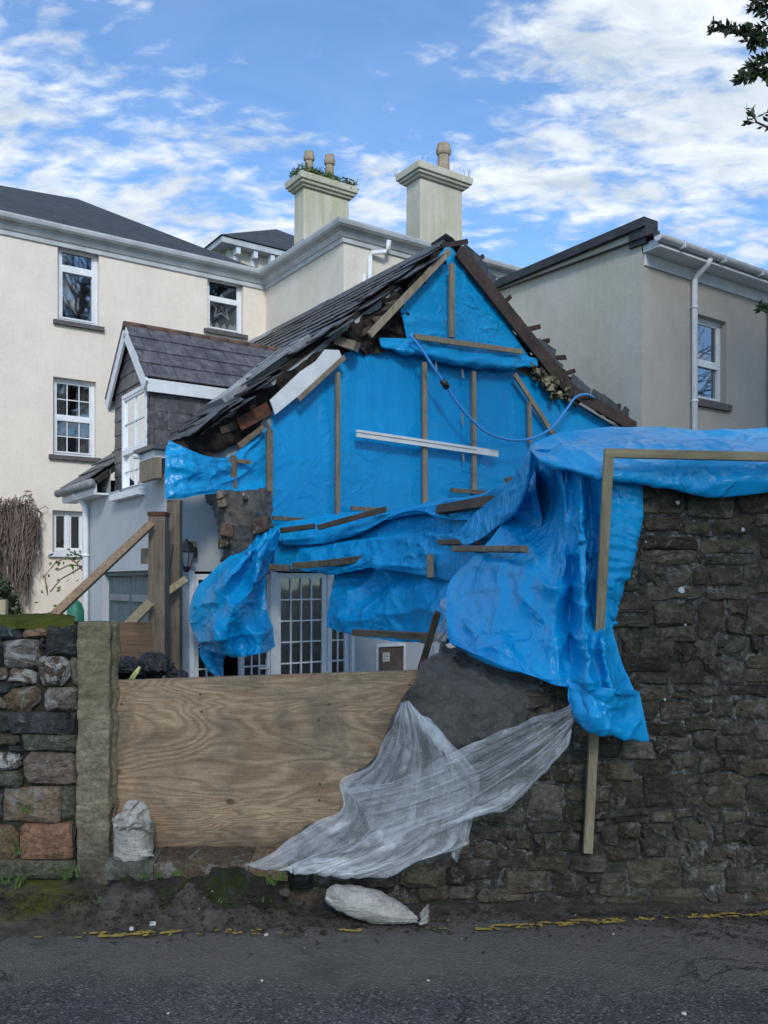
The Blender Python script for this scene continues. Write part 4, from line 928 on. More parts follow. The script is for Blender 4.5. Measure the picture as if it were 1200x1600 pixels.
# dormer roof
es = .80; AEND = lambda z: (z - 3.4) / .8
for sgn, le in ((-1, DM - es), (1, DM + es)):
    slope = (DP - 4.37) / .80; ze = DP - slope * abs(le - DM)
    m_ = MB(); x = AEND(DP) + .05; xe = AEND(ze) + .05
    up = [cot(.0, DM, DP), cot(x, DM, DP), cot(xe, le, ze), cot(.0, le, ze)]; m_.hexa([p - Z * .05 for p in up] + up); mk('dormer_roof_board', m_, M['debris'], dor)
    nrm = (Z + W_ * sgn * slope).normalized(); dn = (W_ * sgn - Z * slope).normalized(); L_ = abs(le - DM) * math.hypot(1, slope)
    if sgn == -1:
        for r_ in range(4):
            f1 = (r_ + 1) / 4 * L_; f0 = r_ / 4 * L_; a = -.02 + (.14 if r_ % 2 else 0) - .57
            zc_ = DP - slope * (f0 + f1) / 2 / math.hypot(1, slope); amax = AEND(zc_) + .12
            while a < amax:
                a += .29; s0 = max(-.02, a - .003); s1 = min(a + .28, amax + .06)
                if s1 - s0 < .05: continue
                m_ = MB(); pt = lambda s, f, h: cot(s, DM, DP) + dn * f + nrm * h; j = rnd.uniform(-.006, .006)
                m_.hexa([pt(s0, f0 - .06, .004), pt(s1, f0 - .06, .004), pt(s1, f1 + .012 + j, .012), pt(s0, f1 + .012 + j, .012), pt(s0, f0 - .06, .012), pt(s1, f0 - .06, .012), pt(s1, f1 + .012 + j, .028), pt(s0, f1 + .012 + j, .028)])
                mk('slate', m_, M['slate_purple'], dor)
    else:
        m_ = MB(); pt = lambda s, f, h: cot(s, DM, DP) + dn * f + nrm * h
        m_.hexa([pt(-.03, 0, .004), pt(x, 0, .004), pt(xe, L_, .004), pt(-.03, L_ + .02, .004), pt(-.03, 0, .03), pt(x, 0, .03), pt(xe, L_, .03), pt(-.03, L_ + .02, .03)]); mk('slate_slope', m_, M['slate_purple'], dor)
    m_ = MB(); b0 = cot(-.005, DM, DP - .03); b1 = cot(-.005, le, ze - .03); m_.beam(b0 - Z * .08, b1 - Z * .08, .15, .03, U); mk('bargeboard', m_, M['white'], dor)
    m_ = MB(); m_.beam(cot(.012, le - .005 * sgn, ze - .10), cot(AEND(ze) + .1, le - .005 * sgn, ze - .10), .16, .03, W_); mk('eaves_board', m_, M['white'], dor)
for k in range(8):
    a0 = -.03 + k * .30; m_ = MB(); h = rnd.uniform(0, .008)
    m_.tube([cot(a0, DM, DP - .02 + h), cot(a0 + .295, DM, DP - .02 + h)], .052, 10); mk('ridge_tile', m_, M['ridge_tile'], dor, True)
m_ = MB(); m_.beam(cot(1.16, .97, 4.40), cot(2.26, DM - .04, DP + .0), .11, .02, nl, jit=.01); mk('valley_flashing', m_, M['lead'], dor)
# eaves, gutter, pipe on side wall
m_ = MB(); m_.box(PS, 2.5, 4.2, 3.05, 3.2, .16, .2); m_.box(PS, 2.5, 4.2, 3.02, 3.045, 0, .2); m_.quad(PS(4.19, 3.05, .2), PS(4.19, 3.05, -.1), PS(4.19, 3.32, -.1), PS(4.19, 3.25, .2)); mk('eaves_fascia', m_, M['white'], ct)
m_ = MB(); m_.tube([PS(2.45, 3.17, .25), PS(4.25, 3.17, .25)], .06, 10); mk('gutter', m_, M['lead'], ct, True)
drainpipe(ct, [PS(3.42, 0, .06), PS(3.42, 2.9, .06), PS(3.44, 3.0, .1), PS(3.45, 3.12, .22)], .045, brackets=[PS(3.42, 2.2, .06), PS(3.42, .95, .06)])
m_ = MB(); m_.box(PS, .02, .62, 3.0, 3.24, .14, .2, ); mk('eaves_beam', m_, M['wood_pale'], ct)
m_ = MB(); m_.box(PS, .1, .60, 3.245, 3.33, .06, .2); mk('soffit_board', m_, M['white'], ct); m_ = MB(); m_.box(PS, .0, .66, 3.335, 3.385, .0, .26); mk('eaves_slate', m_, M['slate'], ct)
m_ = MB(); m_.tube([PS(.55, 3.3, .2), PS(.55, 3.3, .3)], .03, 8); mk('pipe_stub', m_, M['white'], ct)
# french doors
def leaf(s0, s1, z0, z1, cols, rows_, d=-.04, fw=.07):
    m_ = MB()
    for (a, b_, c_, e) in ((s0, s1, z0, z0 + fw * 2), (s0, s1, z1 - fw, z1), (s0, s0 + fw, z0 + fw * 2, z1 - fw), (s1 - fw, s1, z0 + fw * 2, z1 - fw)): m_.box(PG, a, b_, c_, e, d - .05, d)
    o = mk('door', m_, M['pvc'], ct, bevel=.005)
    bm_ = MB()
    for k in range(1, cols): x = s0 + fw + (s1 - s0 - 2 * fw) * k / cols; bm_.box(PG, x - .009, x + .009, z0 + .14, z1 - fw, d - .03, d - .012)
    for k in range(1, rows_): y = z0 + .14 + (z1 - z0 - fw - .14) * k / rows_; bm_.box(PG, s0 + fw, s1 - fw, y - .009, y + .009, d - .029, d - .013)
    mk('glazing_bars', bm_, M['pvc'], o)
    pn = MB(); pn.quad(PG(s0, z0, d - .032), PG(s1, z0, d - .032), PG(s1, z1, d - .032), PG(s0, z1, d - .032)); mk('pane', pn, M['glass_dark'], o)
    return o
a1_ = Ga(425, 950)[0]; 
leaf(d1[0] + .03, d1[0] + .38, .1, 1.9, 2, 6); 
o = leaf(Ga(375, 950)[0], d1[1] - .0, .1, 1.9, 3, 6, d=-.02)
hm = MB(); hx = Ga(418, 1040)[0]; hz = Ga(418, 1043)[1]; hm.box(PG, hx - .13, hx, hz - .012, hz + .012, .03, .05); hm.box(PG, hx - .02, hx + .02, hz - .1, hz + .1, -.02, .03); mk('handle', hm, M['pvc'], o)
dA = Ga(512, 950)[0]
leaf(d2[0] + .04, dA + .01, .1, 1.92, 4, 6); leaf(dA + .02, d2[1] - .03, .1, 1.92, 2, 6)
for (fa, fb_) in ((d2[0] - .06, d2[0] + .03), (d2[1] - .025, d2[1] + .02), (d1[0] - .03, d1[0] + .025)):
    fm = MB(); fm.box(PG, fa, fb_, .05, 1.93, -.09, .02); mk('door_jamb', fm, M['pvc'], ct, bevel=.005)
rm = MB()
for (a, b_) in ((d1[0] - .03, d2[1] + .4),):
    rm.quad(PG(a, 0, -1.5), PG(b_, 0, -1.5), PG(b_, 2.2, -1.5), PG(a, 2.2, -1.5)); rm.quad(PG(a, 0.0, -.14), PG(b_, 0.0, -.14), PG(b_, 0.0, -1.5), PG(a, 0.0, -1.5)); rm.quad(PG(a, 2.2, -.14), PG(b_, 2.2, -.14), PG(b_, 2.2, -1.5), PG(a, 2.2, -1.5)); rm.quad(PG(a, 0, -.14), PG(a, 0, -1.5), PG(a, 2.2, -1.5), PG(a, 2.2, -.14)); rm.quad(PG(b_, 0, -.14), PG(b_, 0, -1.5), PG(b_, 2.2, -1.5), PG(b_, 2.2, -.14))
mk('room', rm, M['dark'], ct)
cm = MB()
for (s0, s1) in ((d2[0] + .06, d2[0] + .5), (dA - .25, dA + .1)):
    n = 40
    for k in range(n):
        x0 = s0 + (s1 - s0) * k / n; x1 = s0 + (s1 - s0) * (k + 1) / n; f = lambda x: -.35 + .03 * math.sin(x * 60); cm.quad(PG(x0, .1, f(x0)), PG(x1, .1, f(x1)), PG(x1, 1.9, f(x1)), PG(x0, 1.9, f(x0)))
mk('curtain', cm, simple('dark_curtain', (.36, .37, .37), (.22, .23, .24), .9), ct, True)
# meter cupboard
fm = MB(); q = hb
for (a, b_, c_, e) in ((q[0] - .03, q[1] + .03, q[3], q[3] + .04), (q[0] - .03, q[0], q[2], q[3]), (q[1], q[1] + .03, q[2], q[3]), (q[0] - .03, q[1] + .03, q[2] - .04, q[2])): fm.box(PG, a, b_, c_, e, -.05, .02)
mc = mk('meter_cupboard', fm, M['white'], ct)
fm = MB(); fm.box(PG, q[0] + .003, q[1] - .003, q[2] + .003, q[3] - .003, -.05, -.01); mk('cupboard_door', fm, M['plaque'], mc)
fm = MB(); fm.box(PG, q[0] + .09, q[0] + .2, q[3] - .2, q[3] - .08, -.009, -.006); mk('notice', fm, M['label'], mc)
fm = MB()
for k in range(5): fm.box(PG, q[0] + .1, q[0] + .19 - .02 * (k % 2), q[3] - .10 - .02 * k, q[3] - .094 - .02 * k, -.0055, -.005)
mk('notice_print', fm, M['print'], mc)
# broken wall stump standing out from the gable
A = [[(330, 768, 10.1), (350, 766, 9.75), (395, 764, 9.8), (425, 768, 10.2)], [(332, 800, 10.1), (350, 795, 9.65), (395, 800, 9.7), (425, 795, 10.2)], [(340, 835, 10.1), (355, 830, 9.6), (395, 835, 9.7), (428, 825, 10.2)], [(345, 868, 10.1), (362, 868, 9.7), (400, 860, 9.75), (430, 855, 10.2)], [(350, 885, 10.2), (370, 885, 9.9), (410, 880, 9.9), (432, 880, 10.2)]]
sheet('broken_wall_stump', A, 60, 60, M['render'], ct, crumple=.05, cs=5, folds=(), edge=.02, seed=3, fine=.02)
for (x, y, w, mt) in ((347, 785, .13, 'st_brown'), (355, 830, .16, 'st_red'), (352, 850, .12, 'st_brown'), (382, 778, .09, 'st_lich'), (410, 822, .2, 'st_red'), (345, 775, .1, 'st_grey')):
    m_ = MB(); p = P(x, y, 9.66); m_.beam(p - Z * w * .4, p + Z * w * .4, w * .8, .15, V(0, 1, 0), jit=.035); mk('brick', m_, M[mt], ct, bevel=.02)

# ------------------------------------------------------------ lamp
lc = onG(291, 868, -.22)
lamp = thing('wall_lantern', lc - Z * .2, 'black carriage lantern on a timber block beside the corner post', 'lantern')
m_ = MB(); m_.box(PG, Ga(283, 858)[0] + .0, Ga(305, 858)[0], Ga(290, 872)[1], Ga(290, 848)[1] + .02, .0, .05); mk('mounting_block', m_, M['wood_pale'], lamp)
m_ = MB(); m_.tube([onG(302, 862, -.06), onG(300, 850, -.14), onG(292, 846, -.2)], .012, 8); m_.lathe(onG(303, 862, -.08) - Z * .06, [(.02, 0), (.045, .02), (.045, .1), (.02, .12)], 10); mk('arm', m_, M['black'], lamp)
m_ = MB(); m_.lathe(lc, [(.10, .04), (.105, .05), (.07, .10), (.03, .15), (.015, .19)], 6); mk('lamp_shade', m_, M['black'], lamp)
m_ = MB(); m_.lathe(lc, [(.02, -.19), (.05, -.15), (.055, -.135), (.055, -.125)], 6)
for k in range(6):
    t_ = 2 * math.pi * k / 6; m_.tube([lc + V(.05 * math.cos(t_), .05 * math.sin(t_), -.13), lc + V(.09 * math.cos(t_), .09 * math.sin(t_), .045)], .006, 4)
mk('cage', m_, M['black'], lamp)
m_ = MB(); m_.lathe(lc, [(.047, -.12), (.085, .04)], 6); mk('lamp_glass', m_, simple('frosted_lamp_glass', (.22, .25, .27), None, .25, .6, 1, 0), lamp)

# ------------------------------------------------------------ tarpaulins
t1 = thing('blue_tarpaulin', cot(3.5, -.1, 2.5), 'big blue tarpaulin battened flat over the upper storey of the gable', 'tarpaulin')
gsheet('sheet', [[(424, 645, -.06), (530, 556, -.06), (600, 546, -.06), (700, 556, -.06), (780, 570, -.06), (850, 600, -.06), (960, 665, -.06)],
                 [(424, 740, -.07), (530, 690, -.09), (600, 690, -.06), (700, 690, -.12), (780, 690, -.06), (850, 700, -.15), (960, 720, -.10)],
                 [(424, 832, -.06), (530, 832, -.08), (600, 832, -.06), (700, 832, -.07), (780, 832, -.06), (850, 800, -.10), (960, 800, -.06)]], 150, 80, M['tarp_flat'], t1, sim=(.012,.003,.03,.01), crumple=0.005, cs=2.0, folds=((.014, 14, .35, .1), (.008, 30, .3, 0)), edge=.0, seed=1, fine=.003)
for b_ in ((528, 582, 527, 808, 7), (663, 566, 664, 790, 8), (740, 580, 741, 766, 7), (827, 628, 828, 692, 7), (804, 585, 872, 690, 8), (421, 672, 421, 776, 10), (870, 690, 890, 720, 7)):
    gbeam(t1, 'batten', *b_, .035, M['wood_pale' if b_[0] != 421 else 'wood_mid'], -.20)
for b_ in ((426, 809, 481, 813, 6), (549, 794, 612, 798, 6), (705, 766, 776, 771, 6), (790, 752, 800, 749, 9)): gbeam(t1, 'batten', *b_, .04, M['wood_mid'], -.23)
m_ = MB(); m_.beam(onG(557, 677, -.24), onG(778, 709, -.24), .095, .03, W_); m_.beam(onG(557, 673, -.26) , onG(745, 701, -.26), .03, .02, W_); mk('white_trim', m_, M['white'], t1, label='long white plastic trim nailed across')
for (x, y, h) in ((680, 556, 22), (722, 577, 14), (722, 645, 18), (723, 706, 16), (695, 552, 12)):
    m_ = MB(); m_.beam(onG(x, y, -.22), onG(x + 2, y + h, -.2), .03, .004, W_, jit=.004); mk('fixing_strip', m_, M['lead'], t1)
t2 = thing('blue_tarpaulin', cot(4.0, -.2, 5.4), 'triangular blue tarpaulin in the peak of the gable', 'tarpaulin')
gsheet('sheet', [[(694, 388, -.14), (698, 386, -.14), (703, 386, -.14), (708, 390, -.14)],
                 [(664, 425, -.14), (692, 430, -.17), (715, 432, -.15), (740, 432, -.14)],
                 [(628, 478, -.14), (680, 480, -.18), (730, 485, -.15), (782, 490, -.14)],
                 [(630, 500, -.16), (690, 520, -.22), (740, 530, -.15), (808, 530, -.14)],
                 [(636, 530, -.16), (690, 536, -.2), (750, 545, -.18), (838, 575, -.14)]], 90, 80, M['tarp'], t2, sim=(.02,.02,.05,.01), crumple=0.02, cs=4.0, folds=(), edge=.001, seed=3)
gsheet('hanging_flap', [[(592, 528, -.16), (650, 530, -.2), (720, 540, -.2), (790, 550, -.2), (838, 560, -.18)],
                 [(595, 540, -.22), (650, 545, -.30), (720, 556, -.34), (790, 566, -.32), (840, 572, -.2)],
                 [(598, 545, -.14), (650, 552, -.18), (710, 568, -.2), (780, 576, -.2), (835, 566, -.15)]], 90, 26, M['tarp'], t2, sim=(.08,.02,.08,.02), crumple=0.02, cs=4, folds=((.03, 9, 1, 1),), edge=.001, seed=5)
for b_ in ((702, 392, 577, 524, 10), (705.5, 412, 706, 527, 9), (648, 526, 816, 550, 8)): gbeam(t2, 'batten', *b_, .04, M['wood_pale'], -.30)
t3 = thing('blue_tarpaulin', cot(.1, -.5, 2.9), 'small blue tarpaulin flapping under the left eave beside the corner posts', 'tarpaulin')
sheet('sheet', [[(264, 688, 9.3), (290, 700, 9.4), (320, 712, 9.7), (360, 712, 10.1), (416, 668, 10.55)], [(258, 705, 9.25), (295, 715, 9.3), (325, 728, 9.6), (360, 728, 10.1), (416, 700, 10.55)],
                [(257, 740, 9.2), (295, 745, 9.35), (330, 745, 9.7), (370, 745, 10.15), (416, 735, 10.55)], [(259, 781, 9.2), (295, 777, 9.3), (330, 772, 9.6), (370, 768, 10.0), (417, 770, 10.5)]], 90, 56, M['tarp'], t3, sim=(.07,.04,.10,.02), crumple=0.02, cs=4, folds=((.05, 3, 3, 2),), edge=.001, seed=6)
for b_ in ((365, 712, 365, 766, 9), (308, 716, 392, 722, 6)): gbeam(t3, 'batten', *b_, .03, M['wood_mid'], -.32)

t4 = thing('blue_tarpaulin', P(650, 1000, 8.5), 'wide blue tarpaulin skirt draped along the ground floor above the white doors', 'tarpaulin')
sheet('sheet', [[(424, 822, 10.6), (500, 806, 10.5), (560, 801, 10.1), (620, 796, 9.4), (690, 782, 8.5), (750, 776, 7.4), (795, 755, 6.4), (830, 700, 5.6)],
                [(430, 836, 10.3), (500, 826, 10.05), (560, 818, 9.7), (620, 812, 9.1), (690, 800, 8.1), (750, 796, 7.0), (800, 786, 6.0), (842, 760, 5.4)],
                [(432, 858, 10.25), (500, 848, 10.05), (560, 842, 9.7), (620, 840, 9.05), (690, 832, 8.1), (750, 826, 7.0), (800, 822, 6.1), (850, 820, 5.5)],
                [(425, 876, 10.2), (500, 870, 9.95), (560, 862, 9.6), (620, 862, 8.95), (690, 856, 8.0), (750, 852, 6.9), (800, 850, 6.0), (850, 860, 5.5)],
                [(416, 888, 10.1), (500, 890, 9.9), (560, 884, 9.6), (620, 884, 8.9), (690, 884, 7.9), (750, 884, 6.8), (800, 890, 6.0), (850, 900, 5.4)]], 190, 90, M['tarp'], t4, sim=(.03,.06,.12,.02), crumple=0.06, cs=3, folds=((.05, 1.5, 4, 2.5), (.02, 5, 6, 4)), edge=.001, seed=7)
sheet('upper_layer', [[(426, 824, 10.45), (500, 806, 10.35), (560, 800, 9.95), (620, 794, 9.25), (690, 780, 8.35), (745, 774, 7.3), (790, 752, 6.3)],
                [(432, 838, 10.15), (505, 828, 9.9), (560, 816, 9.5), (620, 800, 8.95), (690, 792, 8.0), (750, 790, 6.95), (800, 770, 5.95)],
                [(442, 851, 10.1), (512, 846, 9.85), (566, 832, 9.4), (612, 806, 8.95), (655, 798, 8.3), (700, 814, 7.6), (776, 806, 6.1)]], 150, 44, M['tarp'], t4, sim=(.03, .03, .05, .015), crumple=.03, cs=4, folds=((.03, 2, 2, 2),), edge=.001, seed=42)
sheet('middle_layer', [[(470, 858, 10.0), (540, 846, 9.6), (600, 838, 9.0), (660, 832, 8.2), (720, 834, 7.3), (790, 836, 6.0)],
                [(462, 876, 9.95), (530, 872, 9.5), (600, 866, 8.85), (660, 864, 8.05), (720, 862, 7.15), (800, 858, 5.8)],
                [(450, 886, 9.95), (516, 899, 9.55), (560, 888, 9.2), (622, 892, 8.6), (692, 906, 7.6), (730, 912, 6.9)]], 130, 44, M['tarp'], t4, sim=(.03, .03, .05, .015), crumple=.04, cs=4, folds=((.03, 3, 1.5, 1.5),), edge=.001, seed=43)
sheet('hanging_flap', [[(524, 880, 9.75), (580, 876, 9.45), (640, 874, 8.85), (700, 874, 7.9), (740, 874, 7.2)],
                [(520, 915, 9.7), (575, 912, 9.3), (640, 908, 8.6), (700, 906, 7.5), (740, 906, 6.9)],
                [(514, 950, 9.65), (565, 955, 9.1), (630, 950, 8.5), (695, 950, 7.4), (740, 950, 6.9)],
                [(511, 980, 9.6), (553, 992, 9.2), (625, 1003, 8.6), (700, 1002, 7.5), (740, 1000, 7.0)]], 110, 80, M['tarp'], t4, sim=(.07,.04,.12,.02), crumple=0.05, cs=3.0, folds=((.05, 3, 1.5, 2),), edge=.001, seed=8)
def fbeam(name, x0, y0, Y0, x1, y1, Y1, wpx, t_, mat, label, jit=.006, off=-.38):
    p = P(x0, y0, Y0 + off); q = P(x1, y1, Y1 + off); m_ = MB(); m_.beam(p, q, wpx / F * (p.y + q.y) / 2, t_, V(0, 1, 0), jit=jit)
    o = mk(name, m_, M[mat], None, bevel=.003); return tag(o, label, 'timber', 'loose timbers weighing down the tarpaulins')
fbeam('timber_offcut', 440, 829, 10.3, 491, 822, 10.1, 8, .05, 'wood_dark', 'short weathered timber at the top left of the wide skirt, beside a long dark one')
fbeam('timber_offcut', 498, 824, 9.95, 602, 796, 9.6, 9, .06, 'wood_dark', 'long dark slanting timber along the top edge of the wide tarpaulin skirt')
fbeam('timber_offcut', 413, 886, 10.1, 431, 886, 10.05, 9, .05, 'wood_mid', 'tiny timber block above the white door post, left one of two')
fbeam('timber_offcut', 432, 887, 10.05, 453, 887, 10.0, 9, .05, 'wood_mid', 'tiny timber block above the white door post, right one of two')
fbeam('timber_offcut', 458, 885, 10.0, 500, 881, 9.9, 11, .06, 'wood_mid', 'short timber directly over the french doors, end to end with a longer darker one')
fbeam('timber_offcut', 501, 881, 9.9, 573, 873, 9.6, 11, .06, 'wood_dark', 'dark timber lying on the tarpaulin over the right half of the french doors')
fbeam('timber_offcut', 687, 797, 8.2, 770, 783, 6.9, 15, .07, 'wood_dark', 'thick near-black timber lodged under the fold right of the gable battens')
fbeam('timber_offcut', 688, 847, 7.9, 746, 846, 6.9, 9, .05, 'wood_mid', 'short horizontal timber resting on the tarpaulin, just above a longer one')
fbeam('timber_offcut', 711, 857, 6.4, 820, 857, 5.35, 10, .05, 'wood_mid', 'long horizontal timber across the middle of the blue drape', off=-.22)
fbeam('timber_offcut', 672, 868, 8.1, 672, 904, 8.0, 10, .04, 'wood_pale', 'short upright pale timber nailed on the tarpaulin skirt')
fbeam('timber_offcut', 553, 988, 9.1, 700, 996, 7.5, 11, .05, 'wood_mid', 'long timber weighting the bottom hem of the hanging flap over the meter cupboard')
fbeam('timber_offcut', 657, 1046, 7.3, 684, 957, 7.1, 11, .05, 'wood_dark', 'dark leaning timber standing beside the meter cupboard')

t5 = thing('blue_tarpaulin', P(850, 1060, 4.9), 'large crumpled blue tarpaulin sweeping down from the wall top beside the tall prop', 'tarpaulin')
sheet('sheet', [[(829, 702, 5.4), (846, 700, 5.4), (862, 702, 5.3), (878, 706, 5.1), (894, 712, 5.05), (908, 716, 4.92), (922, 722, 4.86), (936, 730, 4.82), (948, 735, 4.80)],
                [(812, 755, 5.8), (838, 755, 5.75), (862, 760, 5.45), (878, 760, 4.98), (894, 765, 5.0), (908, 768, 4.84), (922, 772, 4.96), (936, 776, 4.86), (948, 780, 4.78)],
                [(790, 810, 5.8), (822, 815, 5.6), (852, 820, 5.3), (876, 825, 5.0), (896, 825, 4.92), (910, 828, 4.68), (920, 830, 4.9), (934, 832, 4.84), (948, 832, 4.74)],
                [(750, 862, 5.8), (805, 868, 5.3), (848, 872, 5.05), (876, 876, 4.9), (896, 880, 4.96), (911, 882, 4.66), (919, 884, 4.88), (932, 886, 4.82), (945, 890, 4.72)],
                [(705, 905, 6.0), (775, 915, 5.3), (835, 922, 4.98), (872, 928, 4.86), (893, 932, 4.98), (911, 936, 4.64), (922, 940, 4.84), (936, 945, 4.76), (950, 952, 4.74)],
                [(697, 950, 5.7), (765, 958, 5.15), (828, 968, 4.98), (868, 976, 4.82), (892, 982, 4.9), (912, 988, 4.58), (928, 992, 4.64), (946, 998, 4.52), (964, 1002, 4.72)],
                [(700, 985, 5.45), (765, 1004, 4.98), (825, 1022, 4.84), (868, 1034, 4.72), (896, 1040, 4.74), (918, 1045, 4.52), (938, 1048, 4.60), (958, 1050, 4.52), (980, 1052, 4.70)],
                [(703, 1004, 5.1), (768, 1032, 4.82), (828, 1056, 4.76), (868, 1070, 4.68), (900, 1074, 4.64), (924, 1077, 4.50), (946, 1079, 4.58), (970, 1081, 4.48), (996, 1085, 4.68)]], 190, 200, M['tarp'], t5, sim=(.045, .03, .08, .02), crumple=.038, cs=4.2, folds=(), edge=.001, seed=9, fine=.002)
sheet('folded_edge', [[(826, 706, 5.1), (812, 728, 5.3), (796, 752, 5.6), (772, 776, 6.0), (742, 802, 6.5), (712, 838, 6.9)],
                [(829, 704, 4.98), (822, 738, 5.1), (806, 768, 5.35), (782, 793, 5.7), (750, 818, 6.15), (718, 844, 6.6)],
                [(831, 704, 5.02), (829, 748, 5.12), (812, 786, 5.35), (788, 808, 5.65), (756, 832, 6.05), (722, 850, 6.5)],
                [(832, 706, 5.25), (826, 750, 5.4), (808, 788, 5.6), (784, 812, 5.9), (752, 836, 6.3), (718, 852, 6.7)]], 110, 50, M['tarp'], t5, sim=(.02, .02, .03, .01), crumple=.02, cs=5, edge=.001, seed=41)
sheet('lower_lobe', [[(888, 1066, 4.68), (915, 1070, 4.6), (955, 1074, 4.5), (998, 1080, 4.7)],
                [(888, 1090, 4.66), (925, 1095, 4.52), (965, 1100, 4.58), (1004, 1110, 4.68)],
                [(896, 1108, 4.66), (935, 1118, 4.50), (972, 1128, 4.55), (1009, 1135, 4.68)],
                [(901, 1120, 4.68), (935, 1138, 4.56), (975, 1152, 4.60), (1012, 1157, 4.70)]], 80, 60, M['tarp'], t5, sim=(.08,.06,.08,.015), crumple=0.02, cs=7, folds=((.02, 3, 1, 1),), edge=.001, seed=10)
sheet('side_flap', [[(944, 730, 4.80), (975, 735, 4.8), (1003, 740, 4.82)], [(946, 800, 4.72), (975, 800, 4.76), (1003, 815, 4.82)], [(944, 880, 4.72), (968, 880, 4.75), (984, 885, 4.82)], [(938, 940, 4.72), (955, 940, 4.76), (966, 945, 4.82)], [(940, 985, 4.76), (948, 985, 4.78), (954, 986, 4.8)]], 50, 120, M['tarp'], t5, sim=(.01,.10,.05,.015), crumple=0.01, cs=7, folds=((.014, .6, 14, 1.5), (.006, 1.5, 34, -2)), edge=.001, seed=11)
t6 = thing('blue_tarpaulin', P(1050, 760, 4.8), 'blue tarpaulin rolled over the top of the dark stone wall behind the horizontal batten', 'tarpaulin')
sheet('sheet', [[(835, 692, 5.9), (880, 676, 5.9), (940, 669, 5.9), (1020, 668, 5.9), (1110, 672, 5.9), (1240, 666, 5.9), (1350, 662, 5.9)],
                [(829, 697, 5.4), (875, 680, 5.3), (940, 668, 5.25), (1020, 669, 5.2), (1110, 674, 5.2), (1240, 668, 5.2), (1350, 664, 5.2)],
                [(828, 703, 5.0), (875, 700, 4.9), (935, 700, 4.78), (1020, 696, 4.78), (1110, 698, 4.78), (1240, 696, 4.78), (1350, 690, 4.78)],
                [(832, 705, 4.95), (880, 716, 4.8), (938, 728, 4.66), (1020, 735, 4.7), (1110, 735, 4.7), (1240, 730, 4.7), (1350, 730, 4.7)],
                [(840, 712, 5.0), (885, 725, 4.85), (942, 740, 4.7), (1015, 750, 4.74), (1110, 777, 4.72), (1240, 766, 4.74), (1350, 766, 4.74)]], 200, 70, M['tarp'], t6, sim=(.03,.05,.08,.015), crumple=0.025, cs=5, folds=((.02, 3, 2, 2),), edge=.001, seed=12)

# hanging bunch
t7 = thing('blue_tarpaulin', P(365, 1055, 9.3), 'loose bundle of blue tarpaulin hanging in front of the left white door', 'tarpaulin')
sheet('sheet', [[(398, 836, 9.75), (404, 833, 9.65), (410, 830, 9.72), (417, 828, 9.6), (424, 826, 9.7), (430, 828, 9.62), (438, 832, 9.75)],
                [(350, 876, 9.7), (362, 868, 9.5), (378, 862, 9.3), (396, 858, 9.45), (408, 856, 9.25), (420, 856, 9.55), (432, 858, 9.8)],
                [(312, 915, 9.7), (334, 906, 9.35), (356, 902, 9.1), (378, 900, 9.45), (398, 900, 9.15), (408, 900, 9.5), (417, 900, 9.7)],
                [(296, 948, 9.7), (320, 942, 9.4), (346, 944, 9.25), (362, 944, 9.0), (388, 944, 9.25), (404, 944, 9.5), (417, 945, 9.6)],
                [(300, 984, 9.65), (324, 984, 9.3), (340, 988, 9.0), (372, 988, 9.3), (396, 986, 9.2), (414, 984, 9.25), (426, 980, 9.6)],
                [(312, 1008, 9.6), (334, 1020, 9.35), (354, 1024, 9.2), (380, 1026, 9.3), (402, 1022, 9.15), (418, 1018, 9.35), (430, 1010, 9.55)]], 120, 150, M['tarp'], t7, sim=(.05, .05, .11, .02), crumple=.075, cs=3.0, folds=(), edge=.001, seed=14)
sheet('tail', [[(312, 1000, 9.75), (332, 1005, 9.7), (352, 1015, 9.8)], [(314, 1025, 9.75), (332, 1030, 9.7), (351, 1032, 9.8)], [(324, 1042, 9.75), (335, 1052, 9.7), (348, 1054, 9.8)]], 40, 40, M['tarp'], t7, sim=(.1,.05,.08,.02), crumple=0.02, cs=5, seed=15)
# blue water pipe
pts = []
cp = [(640, 523, .34), (658, 545, .4), (676, 572, .45), (695, 600, .45), (720, 637, .45), (755, 672, .45), (790, 686, .45), (827, 686, .45), (860, 670, .45), (885, 640, .42), (898, 622, .4), (915, 616, .35), (930, 622, .3)]
for i in range(len(cp) - 1):
    for k in range(6):
        f = k / 6; q = [cp[max(i - 1, 0)], cp[i], cp[i + 1], cp[min(i + 2, len(cp) - 1)]]
        c_ = [.5 * ((2 * q[1][j]) + (-q[0][j] + q[2][j]) * f + (2 * q[0][j] - 5 * q[1][j] + 4 * q[2][j] - q[3][j]) * f * f + (-q[0][j] + 3 * q[1][j] - 3 * q[2][j] + q[3][j]) * f ** 3) for j in range(3)]
        pts.append(onG(c_[0], c_[1], -c_[2]))
hp = thing('water_pipe', onG(760, 700, -.5), 'light blue plastic water pipe looping across the tarpaulined gable', 'pipe')
m_ = MB(); m_.tube(pts, .019, 8); mk('pipe', m_, M['hose'], hp, True)
m_ = MB(); m_.tube([onG(691, 594, -.45), onG(699, 606, -.45)], .045, 8); mk('connector', m_, M['black'], hp, True)

